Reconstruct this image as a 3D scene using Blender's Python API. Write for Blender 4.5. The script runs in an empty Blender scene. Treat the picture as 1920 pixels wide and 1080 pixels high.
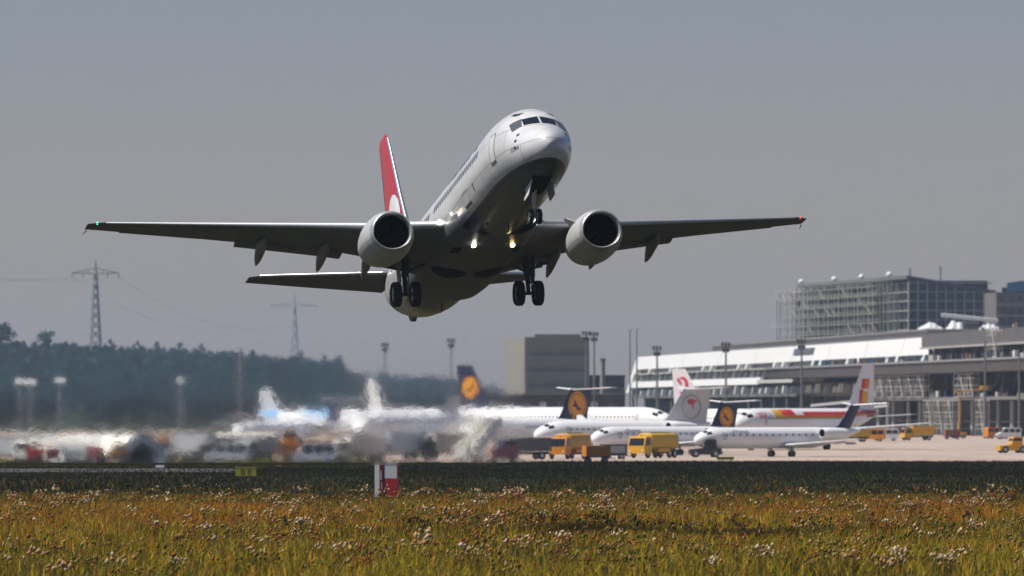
import bpy, bmesh, math, random
import numpy as np
from mathutils import Matrix, Vector
R = math.radians
random.seed(7); rng = np.random.default_rng(7)
SC = bpy.context.scene
COL = SC.collection

# ------------------------------------------------------------------ camera, sky, sun, exposure
CAM_H = 6.0
cam_d = bpy.data.cameras.new('camera'); cam = bpy.data.objects.new('camera', cam_d); COL.objects.link(cam)
cam.location = (0, 0, CAM_H); cam.rotation_euler = (R(90), 0, 0)
cam_d.lens = 225; cam_d.sensor_width = 36; cam_d.shift_y = 225 / 1920
cam_d.clip_start = 1; cam_d.clip_end = 60000
cam_d.dof.use_dof = True; cam_d.dof.focus_distance = 326; cam_d.dof.aperture_fstop = 1.45
SC.camera = cam
SUN_AZ, SUN_EL = 261, 58
w = bpy.data.worlds.new('World'); SC.world = w; w.use_nodes = True
nt = w.node_tree; sky = nt.nodes.new('ShaderNodeTexSky'); sky.sky_type = 'NISHITA'; sky.sun_disc = False
sky.sun_elevation = R(SUN_EL); sky.sun_rotation = R(SUN_AZ); sky.dust_density = 0.4; sky.air_density = 1.0; sky.ozone_density = 3.5
bg = nt.nodes['Background']; bg.inputs['Strength'].default_value = 0.047
tn = nt.nodes.new('ShaderNodeMix'); tn.data_type = 'RGBA'; tn.blend_type = 'MULTIPLY'; tn.inputs['Factor'].default_value = 1; tn.inputs['B'].default_value = (1.055, .905, .995, 1)   # hazy summer air, a little less green
nt.links.new(sky.outputs[0], tn.inputs['A']); nt.links.new(tn.outputs['Result'], bg.inputs[0])
sd = bpy.data.lights.new('sun', 'SUN'); sun = bpy.data.objects.new('sun', sd); COL.objects.link(sun)
sd.energy = 4.3; sd.angle = R(0.53); sd.color = (1, .95, .87)
to_sun = Vector((math.sin(R(SUN_AZ)) * math.cos(R(SUN_EL)), math.cos(R(SUN_AZ)) * math.cos(R(SUN_EL)), math.sin(R(SUN_EL))))
sun.rotation_euler = to_sun.to_track_quat('Z', 'Y').to_euler(); sun.location = (-60, -20, 90)
SC.view_settings.view_transform = 'Standard'; SC.view_settings.look = 'None'
SC.view_settings.exposure = 0.35; SC.view_settings.gamma = 1

F = 12000.0
def at(px, py, D):
    """point seen at photo pixel (px,py) at depth D"""
    return Vector(((px - 960) * D / F, D, CAM_H + (765 - py) * D / F))

# ------------------------------------------------------------------ materials
_M = {}
def mat(name, col, rough=.6, metal=0., var=.12, scale=1.5, bump=0., spec=.5, emit=None, coat=0.):
    if name in _M: return _M[name]
    m = bpy.data.materials.new(name); m.use_nodes = True; n = m.node_tree.nodes; l = m.node_tree.links
    b = n['Principled BSDF']; b.inputs['Roughness'].default_value = rough; b.inputs['Metallic'].default_value = metal
    b.inputs['Specular IOR Level'].default_value = spec
    if coat: b.inputs['Coat Weight'].default_value = coat
    tc = n.new('ShaderNodeTexCoord'); nz = n.new('ShaderNodeTexNoise'); nz.inputs['Scale'].default_value = scale
    nz.inputs['Detail'].default_value = 6; nz.inputs['Roughness'].default_value = .65
    l.new(tc.outputs['Object'], nz.inputs['Vector'])
    mx = n.new('ShaderNodeMix'); mx.data_type = 'RGBA'
    c = Vector(col[:3])
    mx.inputs['A'].default_value = (*(c * (1 - var)), 1); mx.inputs['B'].default_value = (*[min(1, v) for v in c * (1 + var)], 1)
    l.new(nz.outputs['Fac'], mx.inputs['Factor']); l.new(mx.outputs['Result'], b.inputs['Base Color'])
    if bump:
        bp = n.new('ShaderNodeBump'); bp.inputs['Strength'].default_value = bump; l.new(nz.outputs['Fac'], bp.inputs['Height']); l.new(bp.outputs['Normal'], b.inputs['Normal'])
    if emit:
        b.inputs['Emission Color'].default_value = (*emit[0], 1); b.inputs['Emission Strength'].default_value = emit[1]
    _M[name] = m; return m

white = mat('white_paint', (.80, .81, .82), .32, var=.04)
grey_metal = mat('grey_metal', (.32, .33, .34), .35, .7)
bare = mat('bare_aluminium', (.72, .73, .75), .28, .85, var=.08)
wing_grey = mat('wing_grey', (.155, .168, .195), .55, var=.1, scale=.8)
dark = mat('dark_grey', (.035, .036, .04), .6)
black = mat('black_rubber', (.012, .012, .013), .75)
void = mat('black_void', (.004, .004, .005), .9)
rim_m = mat('wheel_rim', (.45, .45, .46), .4, .6)
glass_d = mat('dark_glass', (.012, .015, .022), .08, spec=.8)
red_tail = mat('red_tail_paint', (.50, .02, .035), .35, var=.06)
navy = mat('navy_paint', (.012, .018, .055), .35, var=.1)
roundel = mat('amber_paint', (.75, .30, .012), .4, var=.06)
blue_let = mat('blue_lettering', (.03, .05, .16), .5)
grey_let = mat('grey_lettering', (.12, .13, .15), .5)
strut_m = mat('gear_grey', (.055, .057, .06), .5, .2)
concrete = mat('concrete', (.17, .166, .158), .85, var=.25, scale=.15, bump=.2)
concrete_l = mat('pale_concrete', (.42, .41, .385), .85, var=.15, scale=.2)
fascia_w = mat('white_cladding', (.82, .82, .80), .5, var=.05, scale=.08)
yellow = mat('yellow_paint', (.70, .36, .012), .4, var=.1)
orange = mat('orange_paint', (.62, .22, .012), .45, var=.12)
red_p = mat('red_paint', (.45, .025, .02), .45, var=.1)
ltblue = mat('light_blue_paint', (.16, .42, .72), .4)
steel = mat('galvanised_steel', (.36, .37, .37), .55, .4)
glass_b = mat('blue_glass', (.035, .07, .11), .15, spec=.7, var=.4, scale=.3)
glass_g = mat('grey_glass', (.075, .08, .075), .2, spec=.6, var=.4, scale=.25)

def panelled(m, axes, size, amount=.12):
    """sheet-metal panels: faint joints and slight tone changes from panel to panel, laid on two object axes"""
    n = m.node_tree.nodes; l = m.node_tree.links; b = n['Principled BSDF']; src = b.inputs['Base Color'].links[0].from_socket
    tc = n.new('ShaderNodeTexCoord'); sp = n.new('ShaderNodeSeparateXYZ'); cb = n.new('ShaderNodeCombineXYZ'); l.new(tc.outputs['Object'], sp.inputs[0])
    l.new(sp.outputs[axes[0]], cb.inputs[0]); l.new(sp.outputs[axes[1]], cb.inputs[1])
    br = n.new('ShaderNodeTexBrick'); br.inputs['Scale'].default_value = 1; br.inputs['Brick Width'].default_value = size[0]; br.inputs['Row Height'].default_value = size[1]; br.inputs['Mortar Size'].default_value = .018; br.inputs['Mortar Smooth'].default_value = .3
    br.inputs['Color1'].default_value = (1, 1, 1, 1); br.inputs['Color2'].default_value = (1 - amount, 1 - amount, 1 - amount * .9, 1); br.inputs['Mortar'].default_value = (.45, .45, .46, 1); l.new(cb.outputs[0], br.inputs['Vector'])
    mx = n.new('ShaderNodeMix'); mx.data_type = 'RGBA'; mx.blend_type = 'MULTIPLY'; mx.inputs['Factor'].default_value = 1; l.new(src, mx.inputs['A']); l.new(br.outputs['Color'], mx.inputs['B']); l.new(mx.outputs['Result'], b.inputs['Base Color']); return m
# ------------------------------------------------------------------ mesh builder
class MB:
    def __init__(s): s.v = []; s.f = []; s.mi = []
    def add(s, vs, fs, m=0):
        o = len(s.v); s.v += [tuple(v) for v in vs]; s.f += [tuple(i + o for i in f) for f in fs]; s.mi += [m] * len(fs); return s
    def box(s, x0, x1, y0, y1, z0, z1, m=0):
        return s.add([(x, y, z) for z in (z0, z1) for y in (y0, y1) for x in (x0, x1)],
                     [(0, 2, 3, 1), (4, 5, 7, 6), (0, 1, 5, 4), (2, 6, 7, 3), (0, 4, 6, 2), (1, 3, 7, 5)], m)
    def bar(s, a, b, wd, hd=None, m=0):
        a = Vector(a); b = Vector(b); d = (b - a).normalized(); hd = hd or wd
        u = d.cross(Vector((0, 0, 1)))
        u = Vector((1, 0, 0)) if u.length < 1e-4 else u.normalized()
        v = d.cross(u)
        P = [p + u * sx * wd / 2 + v * sy * hd / 2 for p in (a, b) for sx, sy in ((-1, -1), (1, -1), (1, 1), (-1, 1))]
        return s.add(P, [(0, 1, 2, 3), (7, 6, 5, 4), (0, 4, 5, 1), (1, 5, 6, 2), (2, 6, 7, 3), (3, 7, 4, 0)], m)
    def loft(s, rings, m=0, cap=(True, True), closed=True):
        n = len(rings[0]); vs = [p for r in rings for p in r]; fs = []
        for i in range(len(rings) - 1):
            for j in range(n if closed else n - 1):
                k = (j + 1) % n; fs.append((i * n + j, i * n + k, (i + 1) * n + k, (i + 1) * n + j))
        if cap[0]: fs.append(tuple(range(n))[::-1])
        if cap[1]: fs.append(tuple((len(rings) - 1) * n + j for j in range(n)))
        return s.add(vs, fs, m)
    def tube(s, pts, rad, n=12, m=0):
        pts = [Vector(p) for p in pts]; rad = rad if isinstance(rad, (list, tuple)) else [rad] * len(pts); rings = []
        for i, p in enumerate(pts):
            d = (pts[min(i + 1, len(pts) - 1)] - pts[max(i - 1, 0)]).normalized()
            u = d.cross(Vector((0, 0, 1)))
            u = Vector((1, 0, 0)) if u.length < 1e-3 else u.normalized()
            v = d.cross(u)
            rings.append([p + (u * math.cos(t) + v * math.sin(t)) * rad[i] for t in [2 * math.pi * k / n for k in range(n)]])
        return s.loft(rings, m)
    def lathe(s, prof, c, ax='y', n=28, m=0, cap=(True, True)):
        """prof: (along, radius)"""
        rings = []
        for a, r in prof:
            ring = []
            for k in range(n):
                t = 2 * math.pi * k / n; p, q = r * math.cos(t), r * math.sin(t)
                ring.append({'y': (c[0] + p, c[1] + a, c[2] + q), 'x': (c[0] + a, c[1] + p, c[2] + q), 'z': (c[0] + p, c[1] + q, c[2] + a)}[ax])
            rings.append(ring)
        return s.loft(rings, m, cap)
    def prism(s, poly, d, m=0):
        """poly: list of points, d: extrusion vector"""
        n = len(poly); d = Vector(d); P = [Vector(p) for p in poly]
        return s.add(P + [p + d for p in P], [tuple(range(n))[::-1], tuple(range(n, 2 * n))] + [(i, (i + 1) % n, n + (i + 1) % n, n + i) for i in range(n)], m)
    def build(s, name, mats, parent=None, smooth=True, ang=38):
        me = bpy.data.meshes.new(name); me.from_pydata(s.v, [], s.f)
        mats = mats if isinstance(mats, (list, tuple)) else [mats]
        for m in mats: me.materials.append(m)
        if len(mats) > 1: me.polygons.foreach_set('material_index', s.mi)
        if smooth:
            me.shade_smooth(); me.set_sharp_from_angle(angle=R(ang))
        me.update()
        o = bpy.data.objects.new(name, me); COL.objects.link(o)
        if parent: o.parent = parent
        return o

def tag(o, label=None, cat=None, group=None, kind=None):
    if label: o['label'] = label
    if cat: o['category'] = cat
    if group: o['group'] = group
    if kind: o['kind'] = kind
    return o
def empty(name, loc, rz=0., label=None, cat=None, group=None):
    o = bpy.data.objects.new(name, None); COL.objects.link(o); o.location = loc; o.rotation_euler = (0, 0, rz); o.empty_display_size = .5
    return tag(o, label, cat, group)
def kids(o): return [c for c in bpy.data.objects if c.parent == o]
def copy_tree(o, parent=None):
    c = o.copy(); COL.objects.link(c); c.parent = parent
    for ch in kids(o): copy_tree(ch, c)
    return c
def hermite(keys, x):
    """smooth (monotone) interpolation of rows (x, a, b, ...)"""
    K = np.array(keys, float); X = K[:, 0]; Y = K[:, 1:]
    h = np.diff(X)[:, None]; d = np.diff(Y, axis=0) / h; mm = np.zeros_like(Y)
    mm[0] = d[0]; mm[-1] = d[-1]
    for i in range(1, len(X) - 1):
        ok = d[i - 1] * d[i] > 0; a, b = h[i - 1], h[i]
        mm[i] = np.where(ok, (a + b) * 3 / ((2 * b + a) / np.where(ok, d[i - 1], 1) + (b + 2 * a) / np.where(ok, d[i], 1)), 0)
    i = int(np.clip(np.searchsorted(X, x) - 1, 0, len(X) - 2)); t = min(max((x - X[i]) / h[i, 0], 0), 1); H = h[i, 0]
    return (2*t**3-3*t*t+1) * Y[i] + (t**3-2*t*t+t) * H * mm[i] + (-2*t**3+3*t*t) * Y[i+1] + (t**3-t*t) * H * mm[i+1]
def text_geo(body, size):
    c = bpy.data.curves.new('txt', 'FONT'); c.body = body; c.size = size; c.resolution_u = 2
    o = bpy.data.objects.new('txt', c); COL.objects.link(o)
    dg = bpy.context.evaluated_depsgraph_get(); me = bpy.data.meshes.new_from_object(o.evaluated_get(dg))
    bm = bmesh.new(); bm.from_mesh(me); bmesh.ops.triangulate(bm, faces=bm.faces[:])
    bm.verts.ensure_lookup_table(); vs = [v.co.copy() for v in bm.verts]; bm.verts.index_update()
    fs = [tuple(v.index for v in f.verts) for f in bm.faces]; bm.free()
    bpy.data.objects.remove(o); bpy.data.curves.remove(c); bpy.data.meshes.remove(me)
    return vs, fs

# ------------------------------------------------------------------ airfoil-section surface
AIR = [(1, .0), (.8, .38), (.6, .72), (.4, .96), (.25, 1), (.12, .82), (.05, .56), (.015, .32), (0, 0)]
def airfoil(le, chord, thick, side='h', lat=0., n0=None):
    """closed ring; le=(x?,y,z) leading edge, chord runs +Y (aft). side 'h': thickness along z; 'v': along x"""
    up = [(c, t * thick / 2) for c, t in AIR]; lo = [(c, -t * thick / 2 * .8 if side == 'h' else -t * thick / 2) for c, t in AIR[::-1]][1:-1]
    ring = []
    for c, t in up + lo:
        ring.append((le[0], le[1] + c * chord, le[2] + t) if side == 'h' else (le[0] + t, le[1] + c * chord, le[2]))
    return ring

# ================================================================== THE DEPARTING AIRLINER
# local axes: +X port side, +Y aft, Z up from the wheels; station 0 is the nose
yaw, pit, rol, tx, tz, sc = 0.20309707728, 0.21202042686, -0.01356066765, -1.9011908696, 8.1411829053, 40.64508059984
Rr = Matrix(((math.cos(rol), 0, math.sin(rol)), (0, 1, 0), (-math.sin(rol), 0, math.cos(rol))))
Pp = Matrix(((1, 0, 0), (0, math.cos(pit), math.sin(pit)), (0, -math.sin(pit), math.cos(pit))))
Yy = Matrix(((math.cos(yaw), -math.sin(yaw), 0), (math.sin(yaw), math.cos(yaw), 0), (0, 0, 1)))
RT = Yy @ Pp @ Rr
jet = empty('passenger_jet', (0, 0, 0), 0, 'white twin-engined passenger jet with red tail climbing away just after take-off', 'airplane')
jet.matrix_world = Matrix.Translation(Vector((tx, F / sc, tz + CAM_H)) + RT @ Vector((0, -18, -3))) @ RT.to_4x4()

FU = [  # station, half width, top, bottom
 (0, .03, 2.63, 2.57), (.12, .27, 2.92, 2.30), (.35, .50, 3.15, 2.08), (.7, .76, 3.38, 1.88), (1.15, 1.00, 3.62, 1.72), (1.6, 1.19, 3.86, 1.60), (2.2, 1.40, 4.32, 1.49),
 (2.8, 1.56, 4.74, 1.41), (3.6, 1.71, 5.05, 1.35), (4.8, 1.82, 5.24, 1.31), (6.2, 1.88, 5.30, 1.29), (9, 1.88, 5.31, 1.29), (24, 1.88, 5.31, 1.29), (27, 1.84, 5.31, 1.36),
 (30, 1.62, 5.31, 1.72), (33, 1.22, 5.28, 2.45), (35.5, .78, 5.2, 3.25), (37.4, .36, 5.08, 4.0), (38.1, .17, 4.95, 4.42)]
def fus(y):
    w_, t_, b_ = hermite(FU, y); return w_, t_, b_
def fsec(y, n=56, grow=0.):
    w_, t_, b_ = fus(y); zc = b_ + (t_ - b_) * .52; r = []
    for k in range(n):
        a = 2 * math.pi * k / n; sx, cz = math.sin(a), math.cos(a)
        r.append((-(w_ + grow) * sx, y, zc + ((t_ - zc) if cz > 0 else (zc - b_)) * cz + grow * cz))
    return r
def fside(y, z, side=-1, off=.012):
    """point on the fuselage side at station y, height z; side -1 is starboard"""
    w_, t_, b_ = fus(y); zc = b_ + (t_ - b_) * .52; h = (t_ - zc) if z > zc else (zc - b_)
    q = max(-1, min(1, (z - zc) / h)); c = math.sqrt(max(0, 1 - q * q))
    nx, nz = c / w_, q / h; L = math.hypot(nx, nz) or 1
    return Vector((side * (w_ * c + off * nx / L), y, z + off * nz / L))
def ffront(lat, z, off=.012):
    """point on the nose at lateral lat and height z"""
    lo, hi = .05, 6.
    for _ in range(40):
        mid = (lo + hi) / 2; w_, t_, b_ = fus(mid); zc = b_ + (t_ - b_) * .52; h = (t_ - zc) if z > zc else (zc - b_)
        if (lat / w_) ** 2 + ((z - zc) / h) ** 2 < 1: hi = mid
        else: lo = mid
    return Vector((lat * (1 + off * .3), hi - off, z + off * .8))
def fbelly(x, y, off=.012):
    w_, t_, b_ = fus(y); zc = b_ + (t_ - b_) * .52
    return Vector((x, y, zc - (zc - b_) * math.sqrt(max(0, 1 - (x / w_) ** 2)) - off))
def patch(mb, fn, us, vs, thick=.0, m=0):
    G = [[fn(u, v) for u in us] for v in vs]; n = len(us)
    mb.add([p for r in G for p in r], [(i * n + j, i * n + j + 1, (i + 1) * n + j + 1, (i + 1) * n + j) for i in range(len(vs) - 1) for j in range(n - 1)], m)

# fuselage paint: white above, grey belly below a fixed height on the skin
def fus_mat():
    m = bpy.data.materials.new('fuselage_paint'); m.use_nodes = True; n = m.node_tree.nodes; l = m.node_tree.links; b = n['Principled BSDF']
    b.inputs['Roughness'].default_value = .3; b.inputs['Coat Weight'].default_value = .3; b.inputs['Coat Roughness'].default_value = .12
    tc = n.new('ShaderNodeTexCoord'); sp = n.new('ShaderNodeSeparateXYZ'); l.new(tc.outputs['Object'], sp.inputs[0])
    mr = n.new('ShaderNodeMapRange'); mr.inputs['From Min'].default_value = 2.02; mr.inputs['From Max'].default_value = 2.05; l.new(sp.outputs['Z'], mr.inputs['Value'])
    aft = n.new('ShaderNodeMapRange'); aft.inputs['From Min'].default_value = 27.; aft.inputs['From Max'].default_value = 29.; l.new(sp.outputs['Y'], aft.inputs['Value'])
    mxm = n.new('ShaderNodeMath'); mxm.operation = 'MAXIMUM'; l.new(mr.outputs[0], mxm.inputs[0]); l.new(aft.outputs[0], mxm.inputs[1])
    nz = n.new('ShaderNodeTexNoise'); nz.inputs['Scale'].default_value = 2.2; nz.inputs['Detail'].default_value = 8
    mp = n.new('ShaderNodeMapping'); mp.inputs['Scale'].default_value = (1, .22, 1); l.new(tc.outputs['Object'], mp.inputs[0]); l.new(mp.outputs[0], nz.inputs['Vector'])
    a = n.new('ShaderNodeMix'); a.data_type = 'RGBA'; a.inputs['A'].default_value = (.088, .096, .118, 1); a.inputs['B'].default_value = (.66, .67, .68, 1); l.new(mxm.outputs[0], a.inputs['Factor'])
    d = n.new('ShaderNodeMix'); d.data_type = 'RGBA'; d.blend_type = 'MULTIPLY'; d.inputs['Factor'].default_value = .35
    cr = n.new('ShaderNodeValToRGB'); cr.color_ramp.elements[0].position = .3; cr.color_ramp.elements[0].color = (.62, .6, .57, 1); cr.color_ramp.elements[1].position = .6
    l.new(nz.outputs['Fac'], cr.inputs[0]); l.new(a.outputs['Result'], d.inputs['A']); l.new(cr.outputs[0], d.inputs['B']); l.new(d.outputs['Result'], b.inputs['Base Color'])
    return m
FUSM = panelled(fus_mat(), ('Y', 'Z'), (2.6, .95), .05); panelled(wing_grey, ('X', 'Y'), (1.9, .85), .22)
sts = [0, .06, .12, .22, .35, .5, .7, .9, 1.15, 1.4, 1.6, 1.9, 2.2, 2.5, 2.8, 3.2, 3.6, 4.2, 4.8, 5.5, 6.2, 7.5, 9] + [9 + 1.5 * i for i in range(1, 11)] + [25.5 + .7 * i for i in range(1, 18)] + [37.8, 38.1]
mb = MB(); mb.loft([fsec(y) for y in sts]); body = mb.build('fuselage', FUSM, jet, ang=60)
# belly fairing
def fair_sec(y):
    k = hermite([(11.6, .02), (13.5, .75), (15.5, 1.), (20.5, 1.), (23.2, .6), (25, .02)], y)[0]; r = []
    for i in range(33):
        a = math.pi * (.5 + i / 32); cx, cz = math.cos(a) if False else math.sin(a - math.pi / 2) , 0
        t = math.pi * i / 32; X = -math.cos(t); Z = math.sin(t)
        ww = 1.86 + .22 * k; hh = 1.02 + .16 * k
        r.append((ww * math.copysign(abs(X) ** .72, X), y, 2.35 - hh * Z ** .72 if k > .01 else 2.35 - hh * Z ** .72))
    return r
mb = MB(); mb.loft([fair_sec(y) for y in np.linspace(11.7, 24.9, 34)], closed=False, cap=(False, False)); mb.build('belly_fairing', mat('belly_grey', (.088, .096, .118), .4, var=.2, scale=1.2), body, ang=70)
# cockpit glazing
def quadpatch(mb, P, n=6):
    """P four (lat,z) corners on the nose, bilinear"""
    G = []
    for j in range(n + 1):
        v = j / n
        for i in range(n + 1):
            u = i / n; q = [(P[0][k] * (1 - u) + P[1][k] * u) * (1 - v) + (P[3][k] * (1 - u) + P[2][k] * u) * v for k in (0, 1)]
            G.append(ffront(*q, off=.014))
    mb.add(G, [(j * (n + 1) + i, j * (n + 1) + i + 1, (j + 1) * (n + 1) + i + 1, (j + 1) * (n + 1) + i) for j in range(n) for i in range(n)])
glass_s = mat('sky_sheen_glass', (.10, .105, .115), .12, spec=.8)  # lighter grey carries the sky reflection of the side panes
def sidequad(C, s, n=5):
    V = []; mb = MB()
    for j in range(n + 1):
        for i in range(n + 1):
            u, v = i / n, j / n; q = [(C[0][k] * (1 - u) + C[1][k] * u) * (1 - v) + (C[3][k] * (1 - u) + C[2][k] * u) * v for k in (0, 1)]
            V.append(fside(q[0], q[1], s, .016))
    return mb.add(V, [(j * (n + 1) + i, j * (n + 1) + i + 1, (j + 1) * (n + 1) + i + 1, (j + 1) * (n + 1) + i) for j in range(n) for i in range(n)])
for s in (-1, 1):
    mb = MB(); quadpatch(mb, [(s * .04, 3.90), (s * .74, 3.85), (s * .72, 4.22), (s * .04, 4.34)]); mb.build('cockpit_window', glass_d, body)
    sidequad([(1.88, 3.80), (2.16, 3.62), (2.66, 4.06), (2.34, 4.25)], s).build('cockpit_window', glass_s, body)
    mb = MB(); patch(mb, lambda u, v: fside(u, v, s, .015), np.linspace(2.75, 2.98, 3), np.linspace(4.52, 4.64, 3)); mb.build('eyebrow_window', glass_d, body)
    mb = MB(); patch(mb, lambda u, v: fside(u, v, s, .015), np.linspace(3.05, 3.2, 3), np.linspace(4.58, 4.68, 3)); mb.build('eyebrow_window', glass_d, body)
# cabin windows
pane0 = {}
for s in (-1, 1):
    for k in range(44):
        y = 6.9 + .508 * k
        if 17.4 < y < 18.1: continue
        mb = MB(); c, hw, hh = 3.82, .125, .185
        ring = [(y + hw * math.copysign(abs(math.cos(a)) ** .6, math.cos(a)), c + hh * math.copysign(abs(math.sin(a)) ** .6, math.sin(a))) for a in [math.pi * 2 * i / 12 for i in range(12)]]
        mb.add([fside(p, q, s, .012) for p, q in ring], [tuple(range(12))]); mb.build('cabin_window', mat('cabin_glass', (.06, .066, .085), .15, spec=.7), body, smooth=False)
# doors: outline strips
door_line = mat('door_line', (.10, .10, .11), .6)
for s in (-1, 1):
    for y0, z0, w_, h_ in ((3.75, 2.80, .66, 1.15), (31.4, 2.95, .76, 1.6)):
        mb = MB(); patch(mb, lambda u, v: fside(u, v, s, .008), np.linspace(y0, y0 + w_, 4), np.linspace(z0, z0 + h_, 8)); d = mb.build('cabin_door', mat('door_white', (.64, .65, .66), .32, var=.04), body)
        mb = MB(); e = .045
        for (a0, a1, b0, b1) in ((y0 - e, y0, z0, z0 + h_), (y0 + w_, y0 + w_ + e, z0, z0 + h_), (y0 - e, y0 + w_ + e, z0 + h_, z0 + h_ + e), (y0 - e, y0 + w_ + e, z0 - .13, z0)):
            patch(mb, lambda u, v: fside(u, v, s, .011), np.linspace(a0, a1, 3), np.linspace(b0, b1, 9))
        mb.build('door_outline', door_line, d)
    for y0, z0, w_, h_ in ((9.6, 2.02, 1.2, .9), ):
        mb = MB(); e = .03
        for (a0, a1, b0, b1) in ((y0 - e, y0, z0, z0 + h_), (y0 + w_, y0 + w_ + e, z0, z0 + h_), (y0 - e, y0 + w_ + e, z0 + h_, z0 + h_ + e)):
            patch(mb, lambda u, v: fside(u, v, s, .011), np.linspace(a0, a1, 3), np.linspace(b0, b1, 9))
        mb.build('cargo_hatch', mat('hatch_line', (.3, .3, .3), .6), body)
# lettering on the side
def side_text(body_, size, y0, z0, s, m, name, sx=1.):
    vs, fs = text_geo(body_, size); mb = MB()
    L = max(v.x for v in vs) * sx
    P = []
    for v in vs:
        y = (y0 + L - v.x * sx) if s < 0 else (y0 + v.x * sx)
        P.append(fside(y, z0 + v.y, s, .014))
    mb.add(P, fs); return mb.build(name, m, body, smooth=False)
for s in (-1, 1):
    side_text('TURKISH AIRLINES', .80, 7.6, 4.30, s, blue_let, 'title_lettering', 1.15)
    side_text('ESKISEHIR', .24, 1.38, 2.66, s, blue_let, 'name_lettering', .62)
# nose probes and vents
for s in (-1, 1):
    for z in (2.75, 3.05, 3.32):
        mb = MB(); patch(mb, lambda u, v: fside(u, v, s, .02), np.linspace(1.62, 1.75, 3), np.linspace(z, z + .1, 3)); mb.build('air_probe', dark, body)
mb = MB(); patch(mb, lambda u, v: fside(u, v, -1, .012), np.linspace(8.3, 8.42, 3), np.linspace(2.55, 2.9, 3)); mb.build('outflow_vent', dark, body)
mb = MB(); patch(mb, lambda u, v: fside(u, v, -1, .012), np.linspace(9.6, 10.9, 4), np.linspace(2.28, 2.40, 3)); mb.build('panel_marking', dark, body)
for x_, y_, a_, b_ in ((-.9, 10.2, .5, .16), (-1.2, 8.1, .18, .1), (-.5, 7.2, .15, .1), (.3, 9.3, .6, .05), (.75, 8.4, .12, .12), (.2, 11.0, .1, .1)):
    mb = MB(); patch(mb, lambda u, v: fbelly(v, u, .016), np.linspace(y_, y_ + a_, 3), np.linspace(x_, x_ + b_, 3)); mb.build('belly_vent', dark, body)
mb = MB(); mb.prism([(-.02, 9.5, 1.3), (-.02, 9.75, 1.3), (-.02, 9.8, .95), (-.02, 9.68, .95)], (.04, 0, 0)); mb.build('blade_antenna', dark, body, False)
mb = MB(); mb.prism([(-.02, 25.5, 1.36), (-.02, 25.85, 1.36), (-.02, 25.9, .98), (-.02, 25.75, .98)], (.04, 0, 0)); mb.build('blade_antenna', dark, body, False)
mb = MB(); mb.loft([[(x * .16, 32.1 + i * .5, 2.28 + i * .14 - d * .34 * (1 if 0 < i < 3 else .1)) for x, d in ((-1, 0), (-.6, 1), (.6, 1), (1, 0))] for i in range(4)]); mb.build('tail_skid', mat('skid_grey', (.2, .2, .2), .5), body)
# wheel wells and air intakes: flat black patches, their inner shade as colour
def fair_z(x, y):
    R_ = fair_sec(y); xs = [p[0] for p in R_]; zs = [p[2] for p in R_]; return float(np.interp(x, xs, zs))
for s in (-1, 1):
    mb = MB(); G = []
    for j in range(9):
        for i in range(9):
            u, v = -1 + i / 4, -1 + j / 4; k = math.sqrt(max(.0, 1 - .5 * max(u * u, v * v) * 1)); X, Y = s * (.98 + .80 * u * math.sqrt(1 - v * v / 2)), 18.75 + .85 * v * math.sqrt(1 - u * u / 2); G.append((X, Y, fair_z(X, Y) - .025))
    mb.add(G, [(j * 9 + i, j * 9 + i + 1, (j + 1) * 9 + i + 1, (j + 1) * 9 + i) for j in range(8) for i in range(8)]); mb.build('wheel_well', void, body, False)
    mb = MB(); G = []
    for j in range(5):
        for i in range(5): X, Y = s * (1.25 + .34 * i / 4), 13.9 + 1.0 * j / 4 + .5 * i / 4; G.append((X, Y, fair_z(X, Y) - .03))
    mb.add(G, [(j * 5 + i, j * 5 + i + 1, (j + 1) * 5 + i + 1, (j + 1) * 5 + i) for j in range(4) for i in range(4)]); mb.build('air_intake', void, body, False)

# wings ---------------------------------------------------------------
def wing_sec(y, s, inset=0.):
    le = 13.9 + (y - 1.9) * .683 if y < 4.83 else 15.9 + (y - 4.83) * .489
    te = np.interp(y, [0, 5.8, 17.16], [21.3, 21.1, 23.45]); ch = te - le
    z = 2.40 + .1415 * (y - 2) - .012 * max(0, 6 - y)
    th = ch * np.interp(y, [1.5, 6, 17.2], [.145, .12, .10])
    return (s * y, le, z), ch, th
lamp_w = mat('landing_lamp', (1, 1, 1), .3, emit=((1, .93, .78), 9))
lamp_y = mat('warm_lamp', (1, .8, .5), .3, emit=((1, .72, .32), 5))
lamp_g = mat('green_lamp', (.1, 1, .6), .3, emit=((.1, 1, .6), 2))
lamp_r = mat('red_lamp', (1, .1, .05), .3, emit=((1, .05, .03), 2))
def wedge_ring(s, y, le, ch, z, th, droop=0.):
    r = airfoil((s * y, le, z), ch, th)
    return [(a, b, c - droop * (b - le)) for a, b, c in r]
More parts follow.
